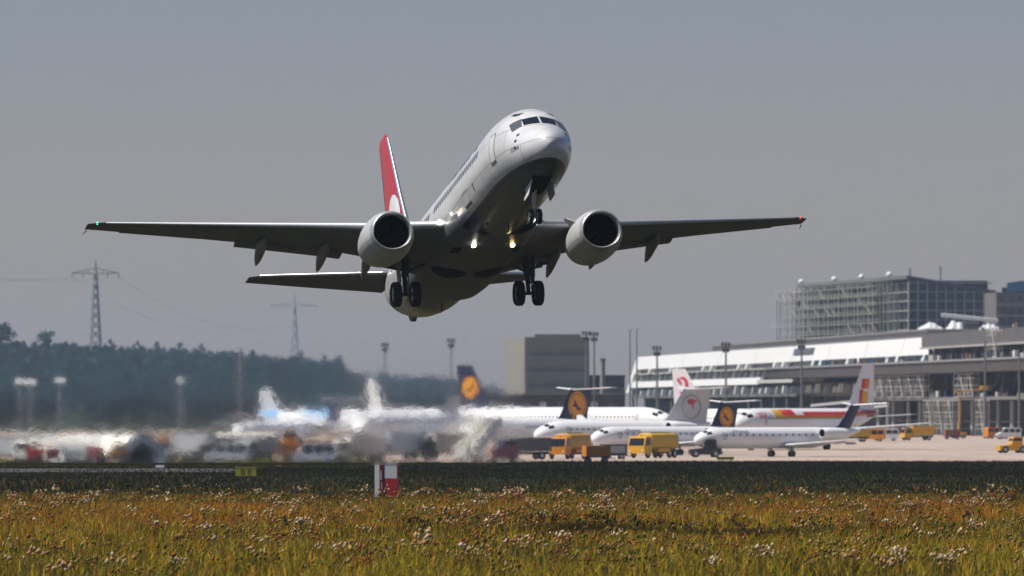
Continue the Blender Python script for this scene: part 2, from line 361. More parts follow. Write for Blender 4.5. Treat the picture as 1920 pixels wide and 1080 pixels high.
for s in (-1, 1):
    mb = MB(); rings = []
    ys = [1.2, 1.9, 3, 4, 4.83, 5.8, 7, 9, 11, 13, 15, 16.4, 16.9, 17.16]
    for y in ys:
        le, ch, th = wing_sec(y, s); k = 1.0
        if y > 16.5: le = (le[0], le[1] + (y - 16.5) * .55, le[2]); ch -= (y - 16.5) * .55; th *= (.8 if y < 17 else .35)
        ring = airfoil(le, ch, th); tw = np.interp(y, [1.2, 17], [.025, -.01])
        rings.append([(a, b, c - (b - le[1]) * tw * 1.6) for a, b, c in ring])
    mb.loft(rings); wg = mb.build('wing', wing_grey, jet, ang=30)
    # slats (bare metal), drooped ahead of the leading edge
    for y0, y1 in ((5.25, 16.4), ):
        mb = MB(); rr = []
        for y in np.linspace(y0, y1, 9):
            le, ch, th = wing_sec(y, s); c = max(.24, ch * .085)
            rr.append(wedge_ring(s, y, le[1] - c * .34, c * 1.05, le[2] - .05, th * .56, -.12))
        mb.loft(rr); mb.build('slat', mat('slat_metal', (.42, .43, .45), .45, .35), wg, ang=50)
    mb = MB(); rr = []
    for y in np.linspace(2.0, 4.2, 4):
        le, ch, th = wing_sec(y, s); rr.append(wedge_ring(s, y, le[1] - .10, .9, le[2] + .0, .42, -.1))
    mb.loft(rr); mb.build('krueger_flap', mat('slat_metal', (.42, .43, .45), .45, .35), wg, ang=50)
    # flaps, extended a little
    for y0, y1, dz in ((2.0, 4.35, .10), (5.6, 10.4, .15)):
        mb = MB(); rr = []
        for y in np.linspace(y0, y1, 6):
            le, ch, th = wing_sec(y, s); te = le[1] + ch; c = np.interp(y, [2, 6, 11], [1.6, 1.05, .75])
            tez = le[2] - ch * np.interp(y, [1.2, 17], [.025, -.01]) * 1.6; rr.append(wedge_ring(s, y, te - c * .66, c, tez - .05, .18, dz))
        mb.loft(rr); mb.build('flap', mat('flap_grey', (.15, .155, .16), .5), wg, ang=40)
    mb = MB(); rr = []
    for y in np.linspace(12.0, 15.6, 4):
        le, ch, th = wing_sec(y, s); te = le[1] + ch
        rr.append(wedge_ring(s, y, te - .30, .36, le[2] + ch * .008 - .015, .05, .02))
    mb.loft(rr); mb.build('aileron', wing_grey, wg)
    # flap track fairings
    for y, L, dr in ((4.4, 3.0, .75), (6.5, 3.0, .62), (9.3, 2.8, .60)):
        le, ch, th = wing_sec(y, s); te = le[1] + ch; mb = MB(); rr = []
        for q in np.linspace(0, 1, 12):
            yy = te - 1.9 + L * q; rz = .30 * (math.sin(math.pi * min(1, q * .92 + .04)) ** .6) * (1.15 - .35 * q); zc = le[2] - .30 - .10 * q - max(0, q - .45) * dr * 1.15
            rr.append([(s * y + .235 * rz / .3 * math.cos(t), yy, zc + rz * math.sin(t) * 1.15) for t in [2 * math.pi * k / 14 for k in range(14)]])
        mb.loft(rr); mb.build('flap_fairing', mat('fairing_grey', (.24, .245, .25), .45), wg, ang=50)
    # landing lights in the wing root and on the belly, tip lights
    le, ch, th = wing_sec(2.35, s)
    mb = MB(); mb.lathe([(-.10, .02), (-.06, .10), (.0, .12), (.03, .08)], (s * 2.25, le[1] - .22, le[2] + .07), 'y', 16); mb.build('landing_light', lamp_w, wg)
    mb = MB(); mb.lathe([(-.1, .02), (-.05, .05), (.05, .06), (.12, .02)], (s * 16.75, 22.0, 4.50), 'y', 10); mb.build('navigation_light', lamp_g if s < 0 else lamp_r, wg)
    mb = MB(); mb.tube([(s * 17.1, 23.2, 4.45), (s * 17.2, 23.9, 4.43)], [.03, .01], 6); mb.build('static_wick', dark, wg)
    mb = MB(); mb.lathe([(-.10, .02), (-.06, .07), (0, .095), (.05, .095), (.12, .05)], (s * .90, 13.1, fair_z(s * .9, 13.1) - .10), 'y', 14); mb.lathe([(0, .05), (.35, .05)], (s * .90, 13.15, fair_z(s * .9, 13.15) - .06), 'y', 8); mb.build('landing_light', lamp_w if s < 0 else lamp_y, body)
# small runway turn-off lamp glint on the starboard root
mb = MB(); mb.lathe([(-.05, .01), (0, .07), (.05, .04)], (-1.98, 12.55, 2.52), 'y', 10); mb.build('turnoff_light', lamp_y, body)

# engines --------------------------------------------------------------
eng_m = panelled(mat('nacelle_paint', (.50, .51, .515), .38, var=.16, scale=1.3), ('Y', 'Z'), (1.5, 1.3), .08)
for s in (-1, 1):
    cx, cz = s * 4.83, 1.62
    def er(y, r, n=40, zo=0.):
        out = []
        for k in range(n):
            t = 2 * math.pi * k / n; c_, s_ = math.cos(t), math.sin(t)
            out.append((cx + r * c_ * (1.02 if s_ < 0 else 1), y, cz + zo + r * (s_ if s_ > 0 else s_ * .95)))
        return out
    mb = MB(); mb.loft([er(12.32, .985), er(12.6, 1.06), er(13.1, 1.13), er(13.7, 1.155), er(14.4, 1.13, zo=.01), er(15.2, 1.04, zo=.03), er(15.9, .88, zo=.06), er(15.95, .80, zo=.06), er(15.3, .78, zo=.05)], cap=(False, False))
    en = mb.build('engine_nacelle', eng_m, jet, ang=50)
    mb = MB(); mb.loft([er(12.32, .985), er(12.2, .955), er(12.12, .91), er(12.10, .87), er(12.14, .83), er(12.24, .80), er(12.4, .785)], cap=(False, False)); mb.build('inlet_lip', mat('lip_metal', (.50, .51, .52), .38, .6), en, ang=60)
    mb = MB(); mb.loft([er(12.4, .785), er(12.8, .775), er(13.5, .77), er(13.6, .77)], cap=(False, False)); mb.build('intake_duct', mat('duct_dark', (.006, .006, .007), .8, spec=.1), en, ang=60)
    mb = MB(); mb.loft([er(13.5, .77), er(13.5, .1)], cap=(False, True))
    for k in range(24):
        t = 2 * math.pi * k / 24; c_, s_ = math.cos(t), math.sin(t); c2, s2 = math.cos(t + .16), math.sin(t + .16)
        mb.add([(cx + .16 * c_, 13.36, cz + .16 * s_), (cx + .75 * c_, 13.30, cz + .73 * s_), (cx + .75 * c2, 13.46, cz + .73 * s2), (cx + .16 * c2, 13.46, cz + .16 * s2)], [(0, 1, 2, 3)])
    mb.build('fan', mat('fan_dark', (.005, .005, .006), .8, spec=.1), en, False)
    mb = MB(); mb.lathe([(12.95, .01), (13.05, .08), (13.25, .17), (13.5, .22)], (cx, 0, cz), 'y', 18); mb.build('spinner', void, en)
    mb = MB(); mb.lathe([(15.4, .60), (16.0, .58), (16.7, .43), (16.7, .30), (17.5, .03)], (cx, 0, cz + .05), 'y', 24); mb.build('exhaust_cone', mat('hot_metal', (.14, .125, .115), .45, .8), en)
    mb = MB(); mb.loft([[(cx - .10, y, z0), (cx + .10, y, z0), (cx + .16, y, (z0 + z1) / 2), (cx + .10, y, z1), (cx - .10, y, z1), (cx - .16, y, (z0 + z1) / 2)] for y, z0, z1 in ((12.9, 2.66, 2.72), (13.8, 2.5, 2.92), (15.2, 2.3, 2.96), (16.6, 1.95, 2.7), (18.2, 2.15, 2.55))]); mb.build('pylon', wing_grey, en)
    mb = MB(); mb.prism([(cx - s * .95, 13.2, 2.25), (cx - s * .95, 14.3, 2.25), (cx - s * 1.25, 14.3, 2.62), (cx - s * 1.22, 14.0, 2.62)], (.03, 0, .02)); mb.build('nacelle_strake', eng_m, en, False)

# tail -----------------------------------------------------------------
for s in (-1, 1):
    mb = MB(); rr = []
    for y, le, ch, z, th in ((.5, 33.2, 4.6, 4.72, .40), (1.0, 33.65, 4.2, 4.78, .36), (4, 35.35, 2.9, 5.12, .24), (6.7, 36.85, 1.65, 5.42, .14), (7.17, 37.3, 1.2, 5.46, .05)):
        rr.append(airfoil((s * y, le, z), ch, th))
    mb.loft(rr); hs = mb.build('horizontal_stabilizer', wing_grey, jet, ang=30)
    mb = MB(); rr = []
    for y, le, z in ((1.2, 33.75, 4.8), (4, 35.33, 5.12), (6.7, 36.83, 5.42)): rr.append(wedge_ring(s, y, le - .02, .32, z, .16))
    mb.loft(rr); mb.build('leading_edge', bare, hs, ang=50)
FIN = ((4.9, 30.6, 37.7, .52), (5.6, 31.5, 37.75, .46), (6.6, 32.45, 37.95, .40), (9, 34.35, 38.35, .32), (11.5, 36.1, 38.8, .24), (12.35, 36.75, 38.98, .18), (12.62, 37.15, 38.95, .06))
mb = MB(); mb.loft([airfoil((0, a, z), b - a, t, 'v') for z, a, b, t in FIN]); fin = mb.build('tail_fin', red_tail, jet, ang=30)
mb = MB(); mb.loft([airfoil((0, a - .03, z), .52, t * .62, 'v') for z, a, b, t in FIN[1:-1]]); mb.build('leading_edge', bare, fin, ang=50)
mb = MB(); mb.loft([airfoil((0, b - .10, z), .16, .05, 'v') for z, a, b, t in FIN[:-1]]); mb.build('trailing_edge', mat('rudder_edge', (.12, .03, .05), .5), fin, ang=50)
mb = MB(); mb.loft([airfoil((0, a, z), b - a, t, 'v') for z, a, b, t in ((5.2, 27.2, 33, .10), (5.75, 29.9, 33, .16), (6.35, 32.0, 33.4, .2))]); mb.build('dorsal_fin', white, jet, ang=30)
def fin_half(y, z):
    K = np.array(FIN); a = np.interp(z, K[:, 0], K[:, 1]); b = np.interp(z, K[:, 0], K[:, 2]); t = np.interp(z, K[:, 0], K[:, 3])
    A = np.array(AIR[::-1]); return t / 2 * np.interp((y - a) / (b - a), A[:, 0], A[:, 1])
def fin_poly(mb, pts, off):
    for s in (-1, 1):
        V = [(s * (fin_half(y, z) + off), y, z) for y, z in pts]; c = (sum(p[0] for p in pts) / len(pts), sum(p[1] for p in pts) / len(pts))
        V.append((s * (fin_half(*c) + off), *c)); n = len(pts); mb.add(V, [(i, (i + 1) % n, n) for i in range(n)])
cyy, czz = 35.55, 7.35
mb = MB()
for k in range(16):   # disc in rings so that it follows the skin
    a0, a1 = 2 * math.pi * k / 16, 2 * math.pi * (k + 1) / 16
    for r0, r1 in ((0.02, .6), (.6, 1.2), (1.2, 1.75)):
        fin_poly(mb, [(cyy + r * math.cos(a), czz + r * math.sin(a)) for r, a in ((r0, a0), (r1, a0), (r1, a1), (r0, a1))], .02)
mb.build('emblem_disc', white, fin, False)
mb = MB()
bird = [(-.2, -1.5), (.25, -.9), (.55, -.1), (.95, .25), (1.5, .35), (1.05, .5), (.6, .42), (.2, -.1), (-.1, -.8)]
for i in range(len(bird) - 2): fin_poly(mb, [(cyy + bird[0][0] + .0, czz + bird[0][1]), (cyy + bird[i + 1][0], czz + bird[i + 1][1]), (cyy + bird[i + 2][0], czz + bird[i + 2][1])], .035)
mb.build('emblem_bird', red_tail, fin, False)

# landing gear -----------------------------------------------------------
def wheel(parent, c, r, wd, s=1):
    mb = MB(); h = wd / 2
    mb.lathe([(-h * .55, r * .58), (-h * .9, r * .72), (-h, r * .86), (-h * .72, r * .975), (-h * .3, r), (h * .3, r), (h * .72, r * .975), (h, r * .86), (h * .9, r * .72), (h * .55, r * .58)], c, 'x', 30, 0)
    mb.lathe([(-h * .5, r * .12), (-h * .62, r * .30), (-h * .58, r * .59), (h * .58, r * .59), (h * .62, r * .30), (h * .5, r * .12)], c, 'x', 24, 1)
    return mb.build('wheel', [black, rim_m], parent, ang=50)
for s in (-1, 1):
    x, y, zz = s * 2.90, 19.6, .42
    mb = MB(); mb.tube([(x - s * .12, y - .05, 2.5), (x, y, 1.25)], .17, 14); mb.tube([(x, y, 1.3), (x, y, zz)], .10, 12); mb.tube([(x - .46, y, zz), (x + .46, y, zz)], .09, 12)
    mb.tube([(x - s * .05, y, 1.45), (x - s * 1.3, y - .1, 2.0)], .07, 8); mb.tube([(x, y - .1, 1.2), (x, y - .45, .85), (x, y - .12, .55)], .05, 8)
    mb.tube([(x + .08, y + .1, 1.6), (x + s * .75, y + .1, 1.72)], .05, 8)
    for dx in (-.12, .13): mb.tube([(x + dx, y - .12, 2.2), (x + dx * 1.1, y - .16, 1.2), (x + dx * .9, y - .12, .6)], .025, 6)
    g = mb.build('main_landing_gear', strut_m, jet)
    for d in (-.45, .45): wheel(g, (x + d, y, zz), .585, .42)
    mb = MB(); mb.prism([(x + s * .30, y - .45, 2.25), (x + s * .30, y + .45, 2.25), (x + s * .22, y + .35, .95), (x + s * .22, y - .3, .95)], (s * .05, 0, 0)); mb.build('gear_door', wing_grey, g, False)
    mb = MB(); mb.prism([(x + s * .45, y - .4, 1.75), (x + s * 1.05, y - .3, 1.85), (x + s * 1.05, y + .25, 1.85), (x + s * .45, y + .4, 1.75)], (0, 0, .04)); mb.build('hinged_door', dark, g, False)
x, y, zz = 0, 4.05, .28
mb = MB(); mb.tube([(0, 3.75, 1.7), (0, y, .95)], .10, 12); mb.tube([(0, y - .02, 1.0), (0, y, zz)], .065, 12); mb.tube([(-.24, y, zz), (.24, y, zz)], .05, 10); mb.tube([(0, y - .1, 1.0), (0, 3.2, 1.6)], .045, 8); mb.tube([(0, y + .06, .9), (0, y + .3, .65), (0, y + .05, .42)], .03, 6)
g = mb.build('nose_landing_gear', mat('nose_strut', (.55, .55, .55), .4), jet)
for d in (-.19, .19): wheel(g, (d, y, zz), .345, .20)
for s in (-1, 1):
    mb = MB(); mb.prism([(s * .44, 2.1, 1.48), (s * .44, 3.4, 1.38), (s * .56, 3.35, .80), (s * .56, 2.35, .86)], (s * .035, 0, 0)); mb.build('gear_door', white if s < 0 else mat('door_grey', (.3, .3, .3), .5), g, False)
mb = MB(); patch(mb, lambda u, v: fbelly(u, v, .016), np.linspace(-.43, .43, 7), np.linspace(1.85, 4.3, 10)); mb.build('nose_wheel_well', void, body)  # flat black patch on the skin gives the well its inside shade
mb = MB(); mb.lathe([(-.08, .01), (-.04, .07), (.03, .08), (.06, .03)], (0.02, y - .2, .66), 'y', 12); mb.build('taxi_light', mat('off_lamp', (.5, .5, .5), .2), g)

# ================================================================== GROUND
def sheet(name, x0, x1, y0, y1, z, m, nx=1, ny=1, edge=0., seed=1):
    """flat sheet; edge = ragged near/far borders in metres"""
    r = np.random.default_rng(seed); mb = MB(); G = []
    for j in range(ny + 1):
        for i in range(nx + 1):
            dy = (r.normal() * edge) if edge and j in (0, ny) else 0
            G.append((x0 + (x1 - x0) * i / nx, y0 + (y1 - y0) * j / ny + dy, z))
    mb.add(G, [(j * (nx + 1) + i, j * (nx + 1) + i + 1, (j + 1) * (nx + 1) + i + 1, (j + 1) * (nx + 1) + i) for j in range(ny) for i in range(nx)])
    return tag(mb.build(name, m, None, False), kind='structure')
def ground_mat(name, c1, c2, scale, c3=None, rough=.95):
    m = bpy.data.materials.new(name); m.use_nodes = True; n = m.node_tree.nodes; l = m.node_tree.links; b = n['Principled BSDF']; b.inputs['Roughness'].default_value = rough; b.inputs['Specular IOR Level'].default_value = .0
    tc = n.new('ShaderNodeTexCoord'); mp = n.new('ShaderNodeMapping'); mp.inputs['Scale'].default_value = (1, .12, 1); l.new(tc.outputs['Object'], mp.inputs[0])
    nz = n.new('ShaderNodeTexNoise'); nz.inputs['Scale'].default_value = scale; nz.inputs['Detail'].default_value = 8; nz.inputs['Roughness'].default_value = .7; l.new(mp.outputs[0], nz.inputs['Vector'])
    cr = n.new('ShaderNodeValToRGB'); cr.color_ramp.elements[0].position = .32; cr.color_ramp.elements[0].color = (*c1, 1); cr.color_ramp.elements[1].position = .68; cr.color_ramp.elements[1].color = (*c2, 1)
    l.new(nz.outputs['Fac'], cr.inputs[0]); out = cr.outputs[0]
    l.new(out, b.inputs['Base Color']); return m
g_field = ground_mat('field_soil', (.026, .030, .018), (.044, .046, .028), .35)
g_olive = ground_mat('dry_grass', (.014, .014, .006), (.026, .024, .010), .2)
g_apron = ground_mat('apron_concrete', (.34, .275, .235), (.45, .37, .315), .06, rough=.85)
g_way = ground_mat('taxiway_asphalt', (.10, .10, .10), (.15, .15, .145), .1, rough=.8)
g_far = ground_mat('far_meadow', (.028, .036, .022), (.05, .056, .034), .01)
sheet('ground', -5000, 5000, -5000, 9000, 0, g_far)
sheet('near_field', -900, 900, -1500, 640, .02, g_field)
sheet('grass_strip', -400, 500, 560, 716, .05, g_olive, 80, 1, 3.)
sheet('taxiway', -420, -26, 590, 622, .09, g_way, 30, 1, .5)
sheet('apron', -700, 900, 714, 1620, .03, g_apron, 120, 1, 2.)
sheet('apron_verge', -400, -15, 716, 760, .06, ground_mat('verge_grass', (.07, .07, .018), (.12, .10, .03), .2), 60, 1, 4.)

# ---- vegetation of the field: blades built straight into one mesh with their own dry / green colours
def tint_mat(name, rough=.85, trans=.25):
    m = bpy.data.materials.new(name); m.use_nodes = True; n = m.node_tree.nodes; l = m.node_tree.links; b = n['Principled BSDF']
    b.inputs['Roughness'].default_value = rough; b.inputs['Specular IOR Level'].default_value = .0
    a = n.new('ShaderNodeAttribute'); a.attribute_name = 'tint'; l.new(a.outputs['Color'], b.inputs['Base Color'])
    if trans:
        t = n.new('ShaderNodeBsdfTranslucent'); l.new(a.outputs['Color'], t.inputs['Color']); mx = n.new('ShaderNodeMixShader'); mx.inputs[0].default_value = trans
        l.new(b.outputs[0], mx.inputs[1]); l.new(t.outputs[0], mx.inputs[2]); l.new(mx.outputs[0], n['Material Output'].inputs['Surface'])
    return m
veg = tint_mat('vegetation')
def fast_mesh(name, V, Fv, nper, C=None, m=None):
    """V (n,3), faces (k,nper) index array, C per-face colours"""
    me = bpy.data.meshes.new(name); me.vertices.add(len(V)); me.vertices.foreach_set('co', np.asarray(V, np.float32).ravel())
    k = len(Fv); me.loops.add(k * nper); me.loops.foreach_set('vertex_index', np.asarray(Fv, np.int32).ravel())
    me.polygons.add(k); me.polygons.foreach_set('loop_start', np.arange(0, k * nper, nper, dtype=np.int32))
    try: me.polygons.foreach_set('loop_total', np.full(k, nper, np.int32))
    except Exception: pass
    if C is not None:
        at_ = me.attributes.new('tint', 'FLOAT_COLOR', 'FACE'); at_.data.foreach_set('color', np.c_[C, np.ones(k)].astype(np.float32).ravel())
    me.update(calc_edges=True); me.validate()
    if m: me.materials.append(m)
    o = bpy.data.objects.new(name, me); COL.objects.link(o); return o
def vnoise(x, y, seed, s):
    """smooth value noise in [0,1]"""
    r = np.random.default_rng(seed); T = r.random((64, 64)); u = x / s; v = y / s; i = np.floor(u).astype(int); j = np.floor(v).astype(int); a = u - i; b = v - j
    a = a * a * (3 - 2 * a); b = b * b * (3 - 2 * b); g = lambda p, q: T[p % 64, q % 64]
    return (g(i, j) * (1 - a) + g(i + 1, j) * a) * (1 - b) + (g(i, j + 1) * (1 - a) + g(i + 1, j + 1) * a) * b
def spread(n, y0, y1, margin=1.35):
    """points between two depths, spread evenly over the visible fan (with margin)"""
    y = rng.uniform(y0, y1, n * 2); keep = rng.random(n * 2) < y / y1; y = y[keep][:n]
    x = rng.uniform(-1, 1, len(y)) * (y * .08 * margin + 6); return x, y
def blades(name, x, y, h, wd, C, lean=.55, jit=0.):
    n = len(x); ang = rng.uniform(0, 2 * math.pi, n); ln = rng.normal(0, lean, n) * h; la = rng.uniform(0, 2 * math.pi, n)
    dx, dy = np.cos(ang) * wd / 2, np.sin(ang) * wd / 2; tx_, ty_ = np.cos(la) * ln, np.sin(la) * ln
    z0 = np.full(n, 0.); V = np.empty((n, 5, 3))
    V[:, 0] = np.c_[x - dx, y - dy, z0]; V[:, 1] = np.c_[x + dx, y + dy, z0]
    V[:, 2] = np.c_[x + dx * .8 + tx_ * .35, y + dy * .8 + ty_ * .35, h * .6]; V[:, 3] = np.c_[x - dx * .8 + tx_ * .35, y - dy * .8 + ty_ * .35, h * .6]
    V[:, 4] = np.c_[x + tx_, y + ty_, h]
    b = np.arange(n)[:, None] * 5
    T = np.concatenate([b + [0, 1, 2], b + [0, 2, 3], b + [3, 2, 4]], 1).reshape(-1, 3)
    return fast_mesh(name, V.reshape(-1, 3), T, 3, np.repeat(C, 3, 0), veg)
def pick(pal, wts, n):
    pal = np.array(pal); wts = np.array(wts, float)
    if wts.ndim == 1: wts = np.tile(wts, (n, 1))
    wts = wts / wts.sum(1, keepdims=True); r = rng.random(n)[:, None]; i = (np.cumsum(wts, 1) < r).sum(1).clip(0, len(pal) - 1)
    return pal[i] * rng.uniform(.7, 1.3, (n, 1))
PAL = [(.30, .25, .018), (.45, .285, .025), (.58, .22, .028), (.50, .14, .018), (.62, .40, .09), (.085, .095, .010)]
x, y = spread(150000, 205, 425)
f1 = vnoise(x, y * .35, 3, 3.2); f2 = vnoise(x + 50, y * .35, 4, 7.5); far = np.clip((y - 250) / 110, 0, 1)
f3 = vnoise(x + 200, y * .22, 11, 4.5); f4 = vnoise(x - 90, y * .5, 12, 1.6); far = np.clip((y - 245) / 100, 0, 1) * (.25 + 1.1 * f3)
W = np.stack([1.0 * (1 - far) + .40 + f1 * .6, 1.0 * (1 - far) + .3 + f2 * .8, .15 + 1.2 * far * f2 * 1.5 + .5 * f4 ** 3, .10 + 1.3 * far * f1 * 1.3 + .4 * f4 ** 4, .22 + .3 * f2, .9 - .2 * far + 1.2 * (1 - f4) ** 3 + 2.2 * np.clip((y - 372) / 40, 0, 1)], 1) ** 1.5
C = pick(PAL, W, len(x)); h = (.24 + .36 * f2 + .22 * f4 * rng.random(len(x)) + .10 * rng.random(len(x))) * (1 - .25 * np.clip((y - 300) / 120, 0, 1)); wd = rng.uniform(.022, .05, len(x))
C *= .82 + .36 * vnoise(x + 11, y * .6, 31, .9)[:, None]
tag(blades('meadow_grass', x, y, h, wd, C), 'tall rough grass and dry weeds, green and rusty brown', 'grass', kind='stuff')
x, y = spread(40000, 405, 560); q = rng.random(len(x)) < np.exp(-(y - 405) / 60) * (.35 + 1.4 * vnoise(x, y * .2, 51, 4.)); x, y = x[q], y[q]
C = pick(PAL, [1.2, .8, .6, .5, .4, 2.4], len(x)) * .45
tag(blades('fringe_grass', x, y, .22 + .30 * rng.random(len(x)), rng.uniform(.03, .06, len(x)), C), 'scattered taller dry grass where the meadow thins into the dark strip', 'grass', kind='stuff')
x, y = spread(110000, 400, 612)
f1 = vnoise(x, y * .3, 5, 5); C = pick([(.010, .018, .0015), (.016, .021, .002), (.030, .023, .004), (.005, .008, .001)], np.stack([1 + f1, 1.6 - f1, .2 + 1.6 * vnoise(x, y * .15, 21, 9.) ** 3, 1 + 0 * f1], 1), len(x))
C *= (.7 + 1.1 * vnoise(x, y * .12, 41, 14.) * np.clip(1.9 - (y - 400) / 110, .6, 1.9))[:, None]
tag(blades('short_grass', x, y, .10 + .22 * f1 * rng.random(len(x)) + .06, rng.uniform(.03, .07, len(x)), C), 'dark green short grass in the strip beyond the meadow', 'grass', kind='stuff')
x, y = spread(60000, 606, 716); C = pick([(.011, .010, .005), (.017, .015, .007), (.008, .008, .003), (.075, .068, .018), (.11, .09, .022)], np.stack([1 + 0 * x, 1 + 0 * x, 1 + 0 * x, np.where(x < -14, 1.6, .0) * (y > 630), np.where(x < -14, 1., .0) * (y > 640)], 1), len(x))
ok = ~((x < -24) & (y > 588) & (y < 624)); x, y, C = x[ok], y[ok], C[ok]
tag(blades('dry_grass', x, y, .10 + .16 * rng.random(len(x)), rng.uniform(.04, .09, len(x)), C), 'brownish dark grass along the far edge of the runway strip', 'grass', kind='stuff')
# seed heads and thistle tops in loose clumps
def heads(name, n_cl, per, y0, y1, cols, wts, hz, size, label, stem=True, spread_=(.24, .5), tall=1.25):
    cx, cy = spread(n_cl, y0, y1); dens = vnoise(cx, cy * .35, 9, 5.); k = rng.poisson(per * (0.12 + 1.7 * dens ** 1.9)).clip(0, 40); X = np.repeat(cx, k); Y = np.repeat(cy, k); N = len(X)
    X = X + rng.normal(0, spread_[0], N); Y = Y + rng.normal(0, spread_[1], N); Z = np.repeat(rng.uniform(hz[0], hz[1], len(cx)), k) + rng.normal(0, .09, N)
    S = rng.uniform(size[0], size[1], N); C = pick(cols, wts, N)
    oct_ = np.array([(1, 0, 0), (-1, 0, 0), (0, 1, 0), (0, -1, 0), (0, 0, 1.0), (0, 0, -.7)]); ft = np.array([(0, 2, 4), (2, 1, 4), (1, 3, 4), (3, 0, 4), (2, 0, 5), (1, 2, 5), (3, 1, 5), (0, 3, 5)])
    V = np.c_[X, Y, Z][:, None, :] + oct_[None] * S[:, None, None] * rng.uniform(.45, 1.4, (N, 6, 1)) * np.array([1, 1, tall]); Fc = (np.arange(N) * 6)[:, None, None] + ft[None]; Cc = np.repeat(C, 8, 0)
    Vs = V.reshape(-1, 3); Fs = Fc.reshape(-1, 3)
    if stem:
        w_ = .012; b = len(Vs); sx = X + rng.normal(0, .05, N)
        SV = np.stack([np.c_[sx - w_, Y, 0 * Z], np.c_[sx + w_, Y, 0 * Z], np.c_[X, Y, Z]], 1).reshape(-1, 3); Vs = np.r_[Vs, SV]; Fs = np.r_[Fs, b + np.arange(3 * N).reshape(-1, 3)]
        Cc = np.r_[Cc, pick([(.12, .07, .02), (.10, .09, .02), (.16, .08, .03)], [1, 1, 1], N)]
    return tag(fast_mesh(name, Vs, Fs, 3, Cc, veg), label, 'wild flowers', kind='stuff')
heads('seed_heads', 420, 12, 222, 415, [(.52, .43, .28), (.62, .53, .38), (.46, .32, .17), (.42, .23, .09)], [1.1, .5, 1.4, 1.5], (.42, .95), (.035, .11), 'pale fluffy seed heads of thistles scattered over the meadow')
heads('seed_heads', 90, 5, 400, 520, [(.40, .32, .22), (.25, .15, .08)], [1, 1], (.3, .6), (.02, .05), 'sparse pale seed heads in the dark grass strip')
heads('dock_stalks', 420, 15, 225, 405, [(.28, .11, .028), (.22, .08, .022), (.34, .16, .045)], [1, 1, 1], (.40, .84), (.02, .055), 'rusty red dock stalks standing in the meadow', spread_=(.12, .3), tall=2.2)
heads('broad_weeds', 800, 18, 215, 415, [(.16, .15, .02), (.24, .14, .03), (.30, .17, .05), (.09, .11, .015), (.36, .26, .12)], [1, 1, 1, 1, .8], (.26, .74), (.025, .08), 'low clumps of broad-leaved weeds and fading stalks in the meadow', spread_=(.4, .6), tall=1.7)
heads('yellow_flowers', 60, 9, 225, 420, [(.60, .36, .01), (.5, .40, .02)], [1, 1], (.40, .62), (.018, .04), 'small patches of yellow flowers in the meadow', spread_=(.18, .4))

# ================================================================== HILLS AND FAR WOODS
def hill(name, prof, y0, y1, D, m):
    """prof: (photo px, photo py of the ridge ground) at depth D; rises from y0 to D then runs on to y1"""
    pts = [at(px, py, D) for px, py in prof]; rows = []
    for yy, k in ((y0, 0), (y0 + (D - y0) * .35, .28), (y0 + (D - y0) * .7, .72), (D, 1.), (D + (y1 - D) * .5, 1.06), (y1, .9)):
        rows.append([(p.x * (yy / D if yy < D else 1), yy, max(0.0, p.z) * k - (.5 if k == 0 else 0)) for p in pts])
    mb = MB(); mb.loft(rows, closed=False, cap=(False, False)); return tag(mb.build(name, m, None, True, 80), kind='structure')
wood_g = ground_mat('forest_floor', (.016, .026, .011), (.03, .042, .018), .02)
RID1 = [(-500, 640), (-200, 645), (0, 664), (100, 668), (200, 674), (300, 678), (400, 682), (500, 690), (600, 697), (640, 700), (655, 745), (690, 764)]
RID2 = [(300, 715), (500, 712), (640, 716), (700, 718), (780, 724), (850, 730), (930, 745), (1100, 762)]
hill('hill', RID1, 2500, 3900, 3250, wood_g); hill('far_hill', RID2, 3700, 5200, 4400, wood_g)
def clumps(name, P, Hh, label, cat, leaf, n, colr, kind='stuff'):
    """P (k,3) tree feet, Hh heights; leaf-clump faces spread through ragged crowns"""
    k = len(P); i = np.repeat(np.arange(k), n); N = len(i); u = rng.random(N); th = rng.uniform(0, 2 * math.pi, N)
    prof = np.sin(np.clip(u * .93 + .07, 0, 1) * math.pi) ** .6; rr = np.sqrt(rng.random(N)) * prof * Hh[i] * .34 * rng.uniform(.7, 1.25, k)[i]
    c = P[i] + np.c_[rr * np.cos(th), rr * np.sin(th), Hh[i] * (.12 + .88 * u)]
    a = rng.normal(size=(N, 3)); a /= np.linalg.norm(a, axis=1, keepdims=True); b = np.cross(a, rng.normal(size=(N, 3))); b /= np.linalg.norm(b, axis=1, keepdims=True)
    s = leaf * rng.uniform(.5, 1.3, N)[:, None]; V = np.stack([c + a * s, c + b * s, c - a * s * .8, c - b * s * .9], 1).reshape(-1, 3)
    C = np.repeat(pick(colr, [1] * len(colr), k), n, 0) * rng.uniform(.6, 1.4, (N, 1))
    return tag(fast_mesh(name, V, np.arange(4 * N).reshape(-1, 4), 4, C, veg), label, cat, kind=kind)
def ridge_pts(prof, D, n, depth0, depth1):
    px = rng.uniform(prof[0][0], prof[-1][0], n); zr = np.interp(px, [p[0] for p in prof], [at(*p, D).z for p in prof]); dd = rng.uniform(depth0, depth1, n)
    k = np.where(dd < 0, np.interp(dd, [depth0, 0], [np.interp(depth0, [-750, -525, -225, 0], [0, .28, .72, 1]), 1]), 1 + .00005 * dd)
    kk = np.interp(dd, [-750, -487, -225, 0, 325], [0, .28, .72, 1, 1.06]); Y = D + dd; X = (px - 960) * D / F * np.where(dd < 0, Y / D, 1)
    return np.c_[X, Y, np.maximum(0, zr * kk - 1.)]
